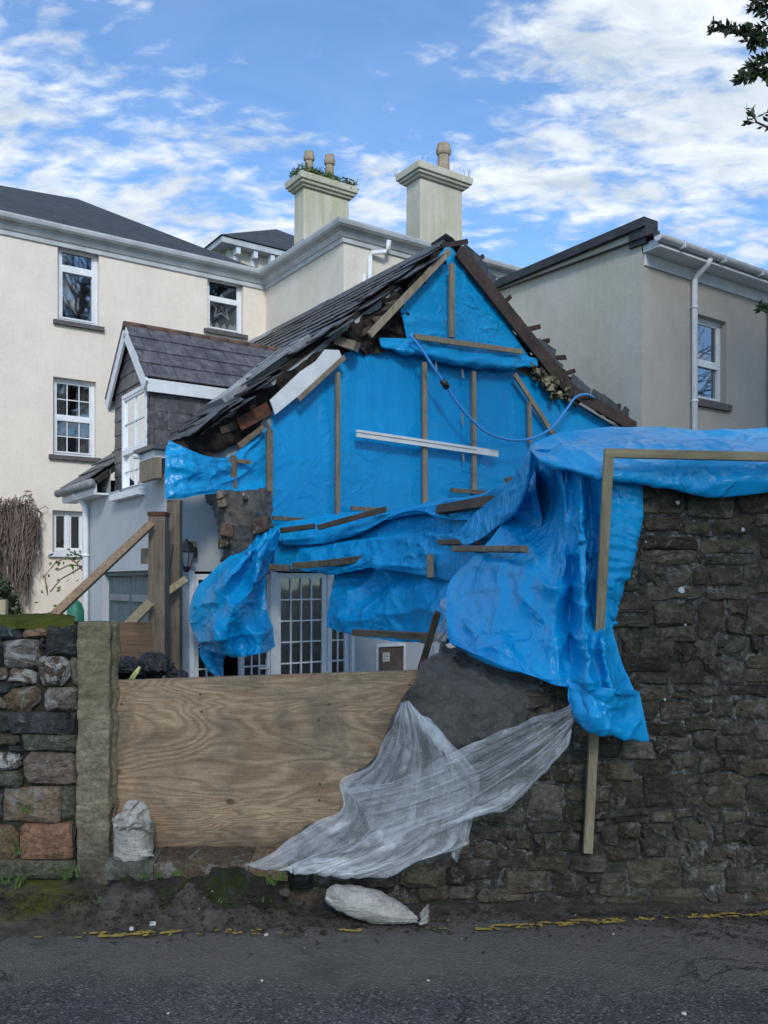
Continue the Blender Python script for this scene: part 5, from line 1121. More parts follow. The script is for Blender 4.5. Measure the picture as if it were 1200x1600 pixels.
# ------------------------------------------------------------ corner posts and struts
def vpost(name, x0, x1, y0, y1, Y, mat, label, cat='timber post', cap=None, lean=0):
    p0 = P(x0, y1, Y); p1 = P(x1, y1, Y); zt = P(x0, y0, Y).z; w = p1.x - p0.x
    th_ = thing(name, (p0.x + w / 2, Y, -.03), label, cat)
    m_ = MB(); m_.hexa([(p0.x, Y - w / 2, -.03), (p1.x, Y - w / 2, -.03), (p1.x, Y + w / 2, -.03), (p0.x, Y + w / 2, -.03), (p0.x + lean, Y - w / 2, zt), (p1.x + lean, Y - w / 2, zt), (p1.x + lean, Y + w / 2, zt), (p0.x + lean, Y + w / 2, zt)])
    mk('post', m_, mat, th_, bevel=.006); return th_
th1 = vpost('timber_post', 235, 261, 806, 1045, 8.9, M['wood_post'], 'thick upright timber post with a flat cap in front of the garage')
m_ = MB(); p = P(248, 802, 8.9); m_.hexa([(p.x - .09, 8.8, p.z - .03), (p.x + .09, 8.8, p.z - .03), (p.x + .09, 9.0, p.z - .03), (p.x - .09, 9.0, p.z - .03), (p.x - .09, 8.8, p.z + .01), (p.x + .09, 8.8, p.z + .01), (p.x + .09, 9.0, p.z + .01), (p.x - .09, 9.0, p.z + .01)]); mk('post_cap', m_, M['wood_red'], th1)
m_ = MB(); m_.beam(P(222, 869, 8.95), P(236, 869, 8.95), .16, .1, V(0, 1, 0)); mk('block', m_, M['wood_pale'], th1)
th2 = vpost('timber_post', 263, 283, 782, 1050, 9.3, M['wood_post'], 'darker timber corner post at the house corner between the thick post and the lantern')
m_ = MB(); m_.beam(P(258, 905, 9.15), P(266, 850, 9.15), .06, .06, V(0, 1, 0)); mk('packer', m_, M['wood_mid'], th2)
def strut(x0, y0, Y0, x1, y1, Y1, w, mat, label):
    m_ = MB(); m_.beam(P(x0, y0, Y0), P(x1, y1, Y1), w, .06, V(0, 1, 0), jit=.002); return tag(mk('timber_strut', m_, mat, None, bevel=.004), label, 'strut')
M['wood_strut'] = mat_wood('orange_strut_timber', (.29, .20, .125), (.21, .14, .09), (.14, .09, .05), ax='a')
strut(40, 1003, 7.6, 237, 818, 8.75, .075, M['wood_strut'], 'long raking strut of orange timber propping the thick post')
strut(150, 1028, 8.0, 234, 943, 8.75, .09, M['wood_new'], 'shorter pale raking strut low beside the thick post')
m_ = MB(); m_.beam(P(262, 925, 9.05), P(290, 905, 9.2), .07, .05, V(0, 1, 0)); tag(mk('timber_offcut', m_, M['wood_new'], None), 'small pale timber offcut wedged between the two corner posts', 'timber')

# ------------------------------------------------------------ boundary walls
WY = 4.84
def stone_obj(pts2, Yf, depth, seed, mat, parent, bulge=.012, name='stone', acc=None):
    """pts2: polygon in (x,z), ccw seen from the front; a split face: flat, a little tilted, with a broken arris"""
    r = random.Random(seed); m_ = MB(); n = len(pts2); cx = sum(p[0] for p in pts2) / n; cz = sum(p[1] for p in pts2) / n
    tilt = r.uniform(-.3, .3); tiltz = r.uniform(-.25, .15); ox, oz = r.uniform(-.3, .3), r.uniform(-.3, .3)
    for q, (ins, y) in enumerate(((0, depth), (0, .014), (.010, .0), (.45, -bulge))):
        for (x, z) in pts2:
            dx, dz = x - cx, z - cz; L_ = math.hypot(dx, dz) + 1e-6; k = (1 - min(.3, (ins + r.uniform(0, .006)) / L_)) if q == 2 else (1 if q < 2 else .5)
            px_, pz_ = cx + dx * k + (ox * L_ * .5 if q == 3 else 0), cz + dz * k + (oz * L_ * .5 if q == 3 else 0)
            yy_ = Yf + y + (0 if q == 0 else r.uniform(-.004, .004) + (tilt * (px_ - cx) + tiltz * (pz_ - cz)) * .3)
            m_.v.append((px_, yy_, pz_))
    for i in range(3):
        for k in range(n): a, b_ = i * n + k, i * n + (k + 1) % n; m_.f.append((a, b_, b_ + n, a + n))
    m_.f.append(tuple(3 * n + k for k in range(n)))
    if acc is not None:
        o_ = len(acc.v); acc.v += m_.v; acc.f += [tuple(i + o_ for i in f) for f in m_.f]; acc.mi += [0] * len(m_.f); return
    m_.mi = [0] * len(m_.f); me = m_.mesh(name, mat)
    return mk(name, me, None, parent)
def rect_poly(x0, x1, z0, z1, r, jit=.012, gap=.004, nseg=10):
    w, h = x1 - x0, z1 - z0; c_ = min(w, h) * r.uniform(.05, .22); J = lambda: r.uniform(-jit, jit) * .75; x0 += gap; x1 -= gap; z0 += gap; z1 -= gap
    P_ = []
    for (cx, cz, sx, sz) in ((x1, z1, -1, -1), (x0, z1, 1, -1), (x0, z0, 1, 1), (x1, z0, -1, 1)):
        jx, jz = J(), J(); cc = c_ * r.uniform(.3, 1.6); c2_ = c_ * r.uniform(.3, 1.6)
        A_, B_ = (cx + jx, cz + jz + sz * cc), (cx + jx + sx * c2_, cz + jz)
        if sx == sz: P_ += [A_, B_] if (sx == -1) else [A_, B_]
        else: P_ += [B_, A_]
        if r.random() < .6:
            nxt = {(-1, -1): ((x0 + x1) / 2 + J() * 2, z1 + J()), (1, -1): (x0 + J(), (z0 + z1) / 2 + J() * 2), (1, 1): ((x0 + x1) / 2 + J() * 2, z0 + J()), (-1, 1): (x1 + J(), (z0 + z1) / 2 + J() * 2)}[(sx, sz)]; P_.append(nxt)
    cx, cz = (x0 + x1) / 2, (z0 + z1) / 2
    return sorted(P_, key=lambda q: math.atan2(q[1] - cz, q[0] - cx))
wr_ = thing('stone_wall', (1.6, WY + .2, 0), 'tall dark rubble stone wall with a broken left end, at the roadside', 'wall')
topprof = [(448, 1430), (448, 1352), (560, 1348), (660, 1340), (710, 1315), (735, 1262), (795, 1215), (838, 1120), (845, 1062), (915, 1050), (962, 960), (966, 760), (1000, 742), (2500, 742), (2500, 1430)]
core = [(P(x, y, WY)) for x, y in topprof]
mb = MB(); fr = [V(p.x, WY + .010, max(p.z, -.05)) for p in core]; bk = [V(p.x, WY + .48, max(p.z, -.05)) for p in core]
mb.quad(*reversed(fr)); mb.quad(*bk)
for k in range(len(fr)): mb.quad(fr[k], fr[(k + 1) % len(fr)], bk[(k + 1) % len(fr)], bk[k])
mk('mortar_core', mb, M['mortar'], wr_)
def inside(x, z):
    px = 600 + x / WY * F; py = HZ - (z - CAMZ) / WY * F; c_ = False; q = topprof
    for i in range(len(q)):
        (x1, y1), (x2, y2) = q[i], q[i - 1]
        if (y1 > py) != (y2 > py) and px < (x2 - x1) * (py - y1) / (y2 - y1) + x1: c_ = not c_
    return c_
rnd = random.Random(21); z = -.02; sc_ = 0; X0, X1 = -.56, 6.8
far_ = MB()
while z < 2.4:
    h = rnd.choice([.07, .09, .11, .13, .15, .17, .19]); x = X0 - rnd.random() * .15
    wob = rnd.random() * 9
    while x < X1:
        w = h * rnd.uniform(.8, 2.1) if h > .1 else rnd.uniform(.12, .34)
        zz0 = z + .10 * noise.noise((x * 1.5, z * 1.3, 0)) + rnd.uniform(-.012, .012); zz1 = z + h + .10 * noise.noise((x * 1.5, (z + h) * 1.3, 0)) + rnd.uniform(-.012, .012)
        cells = [(x, x + w, zz0, zz1)]
        if h > .14 and rnd.random() < .35: k = rnd.uniform(.35, .65); cells = [(x, x + w, zz0, zz0 + (zz1 - zz0) * k), (x, x + w, zz0 + (zz1 - zz0) * k, zz1)]
        elif rnd.random() < .22: cells = [(x, x + w * .3, zz0, zz0 + (zz1 - zz0) * .5), (x, x + w * .3, zz0 + (zz1 - zz0) * .5, zz1), (x + w * .3, x + w, zz0, zz1)]
        for (a, b_, c_, d) in cells:
            if inside((a + b_) / 2, (c_ + d) / 2) and (b_ - a) > .04:
                stone_obj(rect_poly(a, b_, c_, d, rnd, .016, .005), WY + rnd.uniform(-.016, .006), .1, rnd.random(), M['stone_wall'], wr_, .004 + .012 * rnd.random(), acc=far_ if (a > 2.25 or sc_ >= 298) else None); sc_ += a <= 2.25
        x += w
    z += h
mk('rubble_facing', far_, M['stone_wall'], wr_, stuff=True); print('wall stones', sc_)
for (x, y, r_) in ((1060, 786, 5), (1162, 828, 5), (1066, 922, 9), (1010, 847, 3), (1072, 976, 3), (1040, 1092, 4)):
    m_ = MB(); m_.lathe(P(x, y, WY - .035) , [(r_ / F * 3.2 * .7, 0), (r_ / F * 3.2, .002), (r_ / F * 3.2 * .7, .005)], 7); rr = random.Random(r_ + x); m_.v = [(v_[0] + rr.uniform(-.3, .3) * r_ / F * 3, v_[1] + rr.uniform(-.3, .3) * r_ / F * 3, v_[2]) for v_ in m_.v]
    m_.v = [(v_[0], WY - .022 - (v_[2] - P(x, y, WY - .035).z), P(x, y, WY).z + (v_[1] - (WY - .035))) for v_ in m_.v]; mk('white_lichen', m_, M['chip'], wr_)
# rendered wall end
rm_rows = [[(692, 1006, 5.6), (708, 1008, 5.6), (732, 1012, 5.6), (780, 1000, 5.4), (860, 1030, 5.2)],
           [(660, 1048, 4.96), (688, 1045, 4.96), (730, 1050, 4.98), (790, 1060, 4.96), (868, 1065, 4.94)],
           [(628, 1105, 4.94), (665, 1110, 4.85), (725, 1115, 4.80), (785, 1120, 4.8), (848, 1120, 4.9)],
           [(605, 1160, 4.94), (640, 1170, 4.84), (700, 1180, 4.80), (770, 1190, 4.82), (825, 1180, 4.9)],
           [(550, 1215, 4.94), (605, 1230, 4.9), (680, 1240, 4.80), (750, 1245, 4.84), (790, 1240, 4.9)],
           [(530, 1270, 4.94), (580, 1290, 4.86), (660, 1295, 4.80), (715, 1300, 4.84), (745, 1300, 4.9)],
           [(455, 1310, 4.94), (520, 1325, 4.86), (620, 1330, 4.82), (700, 1335, 4.84), (720, 1335, 4.9)],
           [(425, 1352, 5.2), (480, 1356, 4.86), (600, 1362, 4.86), (690, 1362, 4.86), (720, 1362, 4.9)]]
sheet('render_coat', rm_rows, 120, 150, M['render'], wr_, crumple=.06, cs=3.5, folds=((.02, 3, 2, 1),), edge=.015, seed=20, fine=.02)
for k, (x, y, w, h) in enumerate(((862, 1072, .15, .08), (845, 1095, .17, .1), (880, 1100, .12, .1), (835, 1125, .1, .08), (745, 1170, .08, .06), (470, 1365, .14, .17), (525, 1375, .2, .1), (590, 1372, .22, .11), (655, 1370, .2, .13), (715, 1368, .16, .12), (470, 1405, .2, .07), (540, 1408, .26, .08))):
    p = P(x, y, WY - .01); r = random.Random(k); stone_obj(rect_poly(p.x - w / 2, p.x + w / 2, p.z - h / 2, p.z + h / 2, r, .018), WY - .02 + (0 if k > 4 else .03), .15, k, M['st_char'] if k in (5,) else M['stone_wall'], wr_, .03)

# left wall
LY = 4.95
wl_ = thing('stone_wall', (-2.2, LY + .2, 0), 'low mossy wall of mixed coloured stones left of the granite gatepost', 'wall')
mb = MB(); zt = P(0, 976, LY).z; X_l, X_r = -6.5, P(122, 900, LY).x
mb.hexa([(X_l, LY + .02, -.05), (X_r, LY + .02, -.05), (X_r, LY + .45, -.05), (X_l, LY + .45, -.05), (X_l, LY + .02, zt), (X_r, LY + .02, zt), (X_r, LY + .45, zt), (X_l, LY + .45, zt)]); mk('mortar_core', mb, M['mortar_moss'], wl_)
LS = [(0, 130, 105, 190, 'st_char'), (120, 128, 262, 182, 'st_pink'), (240, 120, 408, 285, 'st_char'), (15, 195, 215, 342, 'st_grey'), (-60, 200, 12, 340, 'st_char'), (-70, 345, 36, 412, 'st_lich'), (42, 345, 180, 425, 'st_lich'), (195, 288, 368, 440, 'st_lich'),
      (370, 288, 410, 440, 'st_green'), (135, 322, 228, 352, 'st_char'), (-60, 432, 70, 486, 'st_char'), (20, 442, 200, 575, 'st_brown'), (220, 445, 400, 570, 'st_grey'), (-60, 498, 18, 560, 'st_grey'), (-100, 575, 45, 675, 'st_char'), (52, 575, 368, 695, 'st_char'),
      (-90, 690, 95, 750, 'st_green'), (120, 688, 396, 775, 'st_green'), (-90, 782, 112, 880, 'st_lich'), (-100, 888, 116, 970, 'st_green'), (124, 778, 394, 950, 'st_pink'), (14, 968, 318, 1150, 'st_brown'), (322, 968, 392, 1132, 'st_green'), (-90, 985, 10, 1140, 'st_char'),
      (-60, 1165, 98, 1350, 'st_brown'), (106, 1152, 376, 1340, 'st_red'), (-100, 1345, 390, 1450, 'st_green'), (208, 192, 238, 240, 'st_char'), (372, 580, 400, 692, 'st_char'), (110, 700, 122, 760, 'st_char'), (45, 752, 118, 780, 'st_char'), (205, 355, 215, 430, 'st_char'), (70, 430, 130, 445, 'st_char'), (380, 1152, 400, 1335, 'st_char')]
rnd = random.Random(4)
for k, (x0, y0, x1, y1, mt) in enumerate(LS):
    p = P(x0 / 3.3333 - 1.2, 941 + y1 / 3.3333, LY - .01); q = P(x1 / 3.3333 + 1.2, 939 + y0 / 3.3333, LY - .01)
    stone_obj(rect_poly(p.x, q.x, p.z, q.z, rnd, .014, .004, 12), LY - .02 + rnd.uniform(-.012, .012), .12, k, M[mt], wl_, .02)
z = .05; farl = MB()
while z < zt - .06:
    h = rnd.uniform(.1, .2); x = P(-25, 900, LY).x
    while x > X_l:
        w = h * rnd.uniform(.9, 2); stone_obj(rect_poly(x - w, x, z, min(z + h, zt), rnd, .014), LY - .02 + rnd.uniform(-.012, .012), .12, rnd.random(), M[rnd.choice(['st_char', 'st_green', 'st_brown', 'st_grey'])], wl_, acc=farl if x < -3.2 else None); x -= w
    z += h
mk('rubble_facing', farl, M['st_brown'], wl_, stuff=True)
# moss on the coping
mm = MB(); nx, ny = 220, 16
for j in range(ny + 1):
    for i in range(nx + 1):
        t_ = j / ny; x = X_l + (X_r - X_l - .01 - .16 * t_) * i / nx; y = LY - .03 + .46 * t_
        hgt = .035 + .03 * noise.noise((x * 6, y * 6, 0)) + .016 * noise.noise((x * 30, y * 30, 3))
        z_ = zt + hgt * min(1, t_ * 8 + .0) - (.03 + .03 * noise.noise((x * 8, 0, 4)) if j == 0 else 0); mm.v.append((x, y + .012 * noise.noise((x * 20, 3, 0)), z_))
for j in range(ny):
    for i in range(nx): a = j * (nx + 1) + i; mm.f.append((a, a + 1, a + nx + 2, a + nx + 1)); mm.mi.append(0)
mk('moss', mm, M['moss'], wl_, True, stuff=True)
# gatepost
gp_ = MB(); pa = P(121, 972, 4.88); pb = P(170, 972, 4.88); n = 60
def gpt(u_, v_, w_):
    x = pa.x + (pb.x - pa.x) * u_; z_ = -.02 + (pa.z + .02) * v_; y = 4.88 + .13 * w_
    q = V(x, y, z_); k = .012
    e = (.03 * max(0, noise.noise((z_ * 9, 1, w_)) + .3) if u_ > .9 else 0)
    return (x + k * noise.noise(q * 9) + e * .6 + (.018 if w_ > .5 and u_ > .9 else 0) - .006 * (1 - v_) * 1, y + k * noise.noise(q * 8 + V(5, 5, 5)) + .012 * noise.noise(q * 26), z_ + .01 * noise.noise(q * 7 + V(2, 0, 0)) * (v_ > .98))
ring = [(i / 14, 0) for i in range(14)] + [(1, i / 10) for i in range(10)] + [(1 - i / 14, 1) for i in range(14)] + [(0, 1 - i / 10) for i in range(10)]
nr_ = len(ring); nz = 90
for j in range(nz + 1):
    sh = 1 - max(0, (j / nz - .985) / .015) * .06
    for (u_, w_) in ring: gp_.v.append(gpt(.5 + (u_ - .5) * sh, j / nz, w_))
for j in range(nz):
    for k in range(nr_): a, b_ = j * nr_ + k, j * nr_ + (k + 1) % nr_; gp_.f.append((a, b_, b_ + nr_, a + nr_)); gp_.mi.append(0)
gp_.f.append(tuple(nz * nr_ + k for k in range(nr_))); gp_.mi.append(0)
tag(mk('gatepost', gp_, M['granite'], None, True), 'tall rough granite gatepost between the mossy wall and the plywood', 'gatepost')

# ------------------------------------------------------------ plywood hoarding and threshold
pw = thing('plywood_hoarding', P(400, 1342, 5.0), 'large weathered plywood sheet closing the gateway', 'hoarding')
m_ = MB(); y0, y1 = 4.985, 5.004
c0 = P(172, 1344, y0); c1 = P(674, 1344, y0); t0 = P(172, 1064, y0); t1_ = P(674, 1047, y0)
nb_ = 40; tops = [t0.lerp(t1_, k / nb_) + Z * (.004 * noise.noise((k * .7, 0, 0)) - (.012 if 24 < k < 26 else 0)) for k in range(nb_ + 1)]
for k in range(nb_):
    x0, x1 = tops[k].x, tops[k + 1].x; m_.hexa([(x0, y0, c0.z), (x1, y0, c0.z), (x1, y1, c0.z), (x0, y1, c0.z), (x0, y0, tops[k].z), (x1, y0, tops[k + 1].z), (x1, y1, tops[k + 1].z), (x0, y1, tops[k].z)])
mk('plywood_sheet', m_, M['plywood'], pw)
m_ = MB(); m_.hexa([(t0.x, 5.006, t0.z - .1), (t1_.x, 5.006, t1_.z - .1), (t1_.x, 5.06, t1_.z - .1), (t0.x, 5.06, t0.z - .1), (t0.x, 5.006, t0.z - .002), (t1_.x, 5.006, t1_.z - .002), (t1_.x, 5.06, t1_.z - .002), (t0.x, 5.06, t0.z - .002)]); mk('top_rail', m_, M['wood_strut'], pw)
m_ = MB(); rnd = random.Random(8)
for (x, y) in ((313, 1085), (315, 1112), (498, 1125), (500, 1225), (499, 1250), (514, 1100), (190, 1100), (190, 1300), (640, 1070)):
    p = P(x, y, y0); m_.lathe((0, 0, 0), [(.006, 0), (.006, .003)], 8); 
    for k in range(16): v_ = m_.v[-16 + k]; m_.v[-16 + k] = (p.x + v_[0], y0 - .001 - v_[2], p.z + v_[1])
mk('screws', m_, M['black'], pw)
p2 = tag(mk('plywood_board', (lambda q: (q.hexa([tuple(P(176, 1040, 7.2)), tuple(P(238, 1040, 7.2)), tuple(P(238, 1040, 7.22)), tuple(P(176, 1040, 7.22)), tuple(P(176, 972, 7.2)), tuple(P(238, 972, 7.2)), tuple(P(238, 972, 7.22)), tuple(P(176, 972, 7.22))]), q)[1])(MB()), M['plywood_dark'], None), 'dark stained plywood board behind the bin bags', 'board')
# threshold slabs
th_ = thing('threshold', (-1.0, 4.8, .1), 'worn stone threshold under the plywood with mossy front', 'step')
for k, (x0, x1, mt) in enumerate(((170, 246, 'st_green'), (247, 392, 'st_brown'), (393, 452, 'st_brown'))):
    a, b_ = P(x0, 1350, 4.8).x, P(x1, 1350, 4.8).x; r = random.Random(k); m_ = MB(); nn = 24; h = .265
    for j, (y, z_) in enumerate(((4.72, .17), (4.71, h - .04), (4.72, h - .01), (4.74, h), (4.85, h + .01), (5.02, h + .012), (5.1, h))):
        for i in range(nn + 1):
            x = a + (b_ - a) * i / nn; q = V(x, y, z_); m_.v.append((x, y + .02 * noise.noise(q * 9), z_ + .012 * noise.noise(q * 11)))
    for j in range(6):
        for i in range(nn): c_ = j * (nn + 1) + i; m_.f.append((c_, c_ + 1, c_ + nn + 2, c_ + nn + 1)); m_.mi.append(0)
    mk('slab', m_, M[mt], th_, True)
a, b_ = P(170, 1380, 4.75).x, P(452, 1380, 4.75).x; m_ = MB(); nn = 90
for j, (y, z_) in enumerate(((4.60, .06), (4.66, .12), (4.69, .16), (4.71, .20), (4.74, .238))):
    for i in range(nn + 1): x = a + (b_ - a) * i / nn; q = V(x, y, z_); m_.v.append((x, y + .04 * noise.noise(q * 6), z_ + .02 * noise.noise(q * 9)))
for j in range(4):
    for i in range(nn): c_ = j * (nn + 1) + i; m_.f.append((c_, c_ + 1, c_ + nn + 2, c_ + nn + 1)); m_.mi.append(0)
for i_, v_ in enumerate(m_.v):
    e_ = min(1, (v_[0] - a) / .12, (b_ - v_[0]) / .12); q = Vector(v_); m_.v[i_] = (v_[0], v_[1] + (1 - max(0, e_)) * .05 + .03 * noise.noise(q * 14), v_[2] * (.6 + .4 * max(0, e_)) + .015 * noise.noise(q * 17))
mk('earth_bank', m_, M['bank'], th_, True, stuff=True)

# ------------------------------------------------------------ frame on the wall
pf = thing('corner_prop', P(930, 1330, 4.55), 'tall pale timber prop with horizontal batten pinning the tarpaulin to the wall', 'prop')
m_ = MB(); m_.beam(P(951, 714, 4.60), P(918, 1332, 4.79), .05, .035, V(0, 1, 0)); mk('upright', m_, M['wood_new'], pf, bevel=.003)
m_ = MB(); m_.beam(P(944, 708, 4.60), P(1340, 717, 4.60), .048, .035, V(0, 1, 0)); mk('crosspiece', m_, mat_wood('treated_timber_flat', (.40, .33, .21), (.29, .235, .14), (.22, .17, .09), ax='x'), pf, bevel=.003)

# ------------------------------------------------------------ clear plastic sheeting
pl = thing('plastic_sheet', P(600, 1350, 4.7), 'crumpled clear plastic sheeting stretched over the broken wall end', 'plastic sheet')
sheet('film', [[(628, 1098, 4.8), (634, 1093, 4.72), (640, 1092, 4.7), (652, 1108, 4.7), (668, 1125, 4.7)],
               [(612, 1140, 4.85), (635, 1140, 4.72), (660, 1150, 4.68), (685, 1150, 4.68), (712, 1165, 4.68)],
               [(578, 1190, 4.85), (615, 1195, 4.7), (660, 1200, 4.68), (705, 1205, 4.66), (745, 1212, 4.68)],
               [(533, 1222, 4.85), (590, 1240, 4.68), (650, 1250, 4.66), (700, 1255, 4.66), (740, 1262, 4.68)],
               [(530, 1262, 4.8), (580, 1280, 4.68), (640, 1290, 4.66), (690, 1295, 4.66), (732, 1300, 4.68)],
               [(480, 1292, 4.75), (545, 1310, 4.64), (610, 1322, 4.64), (660, 1325, 4.66), (726, 1315, 4.68)],
               [(437, 1318, 4.75), (490, 1335, 4.6), (545, 1345, 4.62), (580, 1354, 4.64), (640, 1335, 4.66)],
               [(386, 1350, 4.7), (425, 1362, 4.6), (470, 1350, 4.6), (520, 1352, 4.62), (572, 1353, 4.64)]], 150, 170, M['film2'], pl, sim=(.12,.02,.06,.012), crumple=0.012, cs=6, folds=((.03, 7, 1.2, 1.6), (.016, 13, 2.5, -1.8)), edge=.01, seed=30)
sheet('film', [[(540, 1228, 4.74), (620, 1212, 4.62), (700, 1178, 4.6), (760, 1152, 4.6), (830, 1122, 4.62), (888, 1097, 4.64)],
               [(560, 1262, 4.7), (640, 1240, 4.6), (715, 1212, 4.58), (780, 1180, 4.58), (840, 1142, 4.6), (895, 1105, 4.64)],
               [(590, 1300, 4.66), (650, 1275, 4.6), (730, 1245, 4.58), (795, 1208, 4.58), (850, 1165, 4.6), (898, 1120, 4.64)],
               [(620, 1330, 4.64), (680, 1296, 4.6), (745, 1262, 4.6), (790, 1262, 4.6), (850, 1195, 4.62), (893, 1140, 4.64)]], 200, 130, M['film'], pl, sim=(.01,.12,.06,.012), crumple=0.012, cs=6, folds=((.025, 1, 6, .0), (.014, 2.2, 13, 1.2)), edge=.012, seed=31)
sheet('film', [[(700, 1290, 4.66), (715, 1285, 4.66), (730, 1270, 4.66)], [(700, 1310, 4.66), (712, 1312, 4.66), (724, 1308, 4.66)], [(706, 1340, 4.68), (708, 1346, 4.68), (711, 1350, 4.68)]], 30, 40, M['film'], pl, crumple=.02, cs=9, seed=33)
p3 = sheet('plastic_strip', [[(692, 940, 7.0), (700, 935, 6.9), (706, 940, 6.9)], [(690, 975, 7.0), (700, 970, 6.9), (706, 975, 6.8)], [(676, 1000, 7.0), (692, 1000, 6.9), (704, 995, 6.8)], [(662, 1035, 7.0), (668, 1040, 6.9), (676, 1040, 6.9)]], 40, 60, M['film2'], None, crumple=.04, cs=6, folds=((.04, 4, 1, 0),), seed=34)
tag(p3, 'narrow clear plastic strip hanging beside the dark leaning timber', 'plastic sheet')

# ------------------------------------------------------------ sacks
def loft(name, ctr, radx, radz, nseg, mat, parent, tw=0, crump=.02, seed=0, cs=9):
    m_ = MB(); C = [Vector(c_) for c_ in ctr]; n = len(C)
    A = rows_patch([[c_, V(rx, rz, 0)] for c_, rx, rz in zip(C, radx, radz)], 2, 60); N_ = len(A)
    for i in range(N_):
        c_ = Vector(A[i][0]); rx, rz = max(A[i][1][0], .002), max(A[i][1][1], .002); d = Vector(A[min(i + 1, N_ - 1)][0]) - Vector(A[max(i - 1, 0)][0]); d.normalize()
        up = Z if abs(d.z) < .7 else V(0, 1, 0); a = d.cross(up).normalized(); b_ = a.cross(d).normalized()
        for k in range(nseg):
            t_ = 2 * math.pi * k / nseg; q = c_ + a * math.cos(t_) * rx + b_ * math.sin(t_) * rz
            dn_ = (q - c_).normalized(); vd = noise.voronoi(q * cs + V(seed, 0, 0))[0]
            dd = crump * (vd[1] - vd[0] - .3) + crump * .8 * noise.noise((k / nseg * 12, i / N_ * 3, seed)) + .004 * noise.noise(q * 40)
            ef = max(0, abs(i / N_ - .5) * 2 - .55) / .45; dd += ef * min(rx, rz) * .10 * math.sin(k / nseg * 2 * math.pi * 9 + 2 * noise.noise((i * .1, seed, k * .02)))
            m_.v.append(tuple(q + dn_ * dd))
    for i in range(N_ - 1):
        for k in range(nseg): a_, e = i * nseg + k, i * nseg + (k + 1) % nseg; m_.f.append((a_, e, e + nseg, a_ + nseg)); m_.mi.append(0)
    m_.f.append(tuple(reversed(range(nseg)))); m_.f.append(tuple((N_ - 1) * nseg + k for k in range(nseg))); m_.mi += [0, 0]
    return mk(name, m_, mat, parent, True)
sb = thing('sandbag', P(590, 1445, 4.5), 'long tied sandbag lying on the tarmac at the foot of the dark wall', 'sandbag')
cz = lambda x, y, Y: P(x, y, Y)
loft('sack', [cz(509, 1399, 4.60), cz(522, 1401, 4.6), cz(550, 1407, 4.58), cz(580, 1415, 4.56), cz(605, 1422, 4.54), cz(630, 1430, 4.52), cz(646, 1435, 4.50), cz(652, 1436, 4.50)], [.02, .05, .085, .092, .085, .06, .022, .016], [.03, .06, .075, .08, .068, .042, .018, .014], 48, M['sack'], sb, crump=.012, seed=2)
m_ = MB()
for k in range(26):
    t_ = 2 * math.pi * k / 26; t2_ = 2 * math.pi * (k + 1) / 26
    f = lambda t_, r_, ln, s_: cz(653, 1436, 4.5) + V(ln * .8, r_ * math.cos(t_) + 0, r_ * math.sin(t_) + ln * .45) + V(.008, .01, .01) * math.sin(t_ * 7 + s_)
    m_.quad(f(t_, .012, 0, 0), f(t2_, .012, 0, 0), f(t2_, .028, .025, 1), f(t_, .028, .025, 1)); m_.quad(f(t_, .028, .025, 1), f(t2_, .028, .025, 1), f(t2_, .04, .065, 2), f(t_, .04, .065, 2))
mk('tied_neck', m_, M['sack'], sb, True)
m_ = MB(); m_.tube([cz(652, 1427, 4.5), cz(656, 1436, 4.46), cz(652, 1444, 4.5), cz(648, 1436, 4.54), cz(652, 1427, 4.5)], .006, 6); mk('string', m_, M['black'], sb)
m_ = MB(); m_.tube([gy(655, 1442) + Z * .008, gy(675, 1440) + Z * .008, gy(696, 1441) + Z * .012], .003, 5); m_.lathe(gy(700, 1441), [(.01, 0), (.018, .01), (.008, .02)], 7); tag(mk('twig', m_, M['bark'], None), 'thin dark twig lying beside the tied neck of the sandbag', 'twig')
s2 = thing('sandbag', P(208, 1340, 4.82), 'white sandbag standing upright against the granite gatepost', 'sandbag')
loft('sack', [cz(208, 1342, 4.82), cz(208, 1332, 4.82), cz(208, 1310, 4.82), cz(208, 1285, 4.82), cz(208, 1270, 4.82), cz(200, 1262, 4.82), cz(194, 1259, 4.82)], [.085, .107, .108, .106, .085, .05, .015], [.07, .085, .09, .085, .07, .045, .015], 48, M['sack'], s2, crump=.012, seed=5)
sheet('folded_neck', [[(178, 1283, 4.76), (190, 1268, 4.72), (208, 1262, 4.72), (230, 1268, 4.78)], [(181, 1290, 4.74), (195, 1282, 4.70), (212, 1280, 4.70), (234, 1288, 4.76)], [(186, 1296, 4.75), (200, 1293, 4.71), (216, 1292, 4.71), (236, 1300, 4.77)]], 50, 24, M['sack'], s2, crumple=.02, cs=14, folds=((.02, 4, 3, 2),), edge=.005, seed=36)
sheet('bottom_seam', [[(216, 1330, 4.74), (228, 1326, 4.74), (236, 1332, 4.76)], [(220, 1338, 4.70), (230, 1336, 4.70), (240, 1338, 4.72)]], 20, 12, M['sack'], s2, crumple=.02, cs=14, edge=0, seed=37)
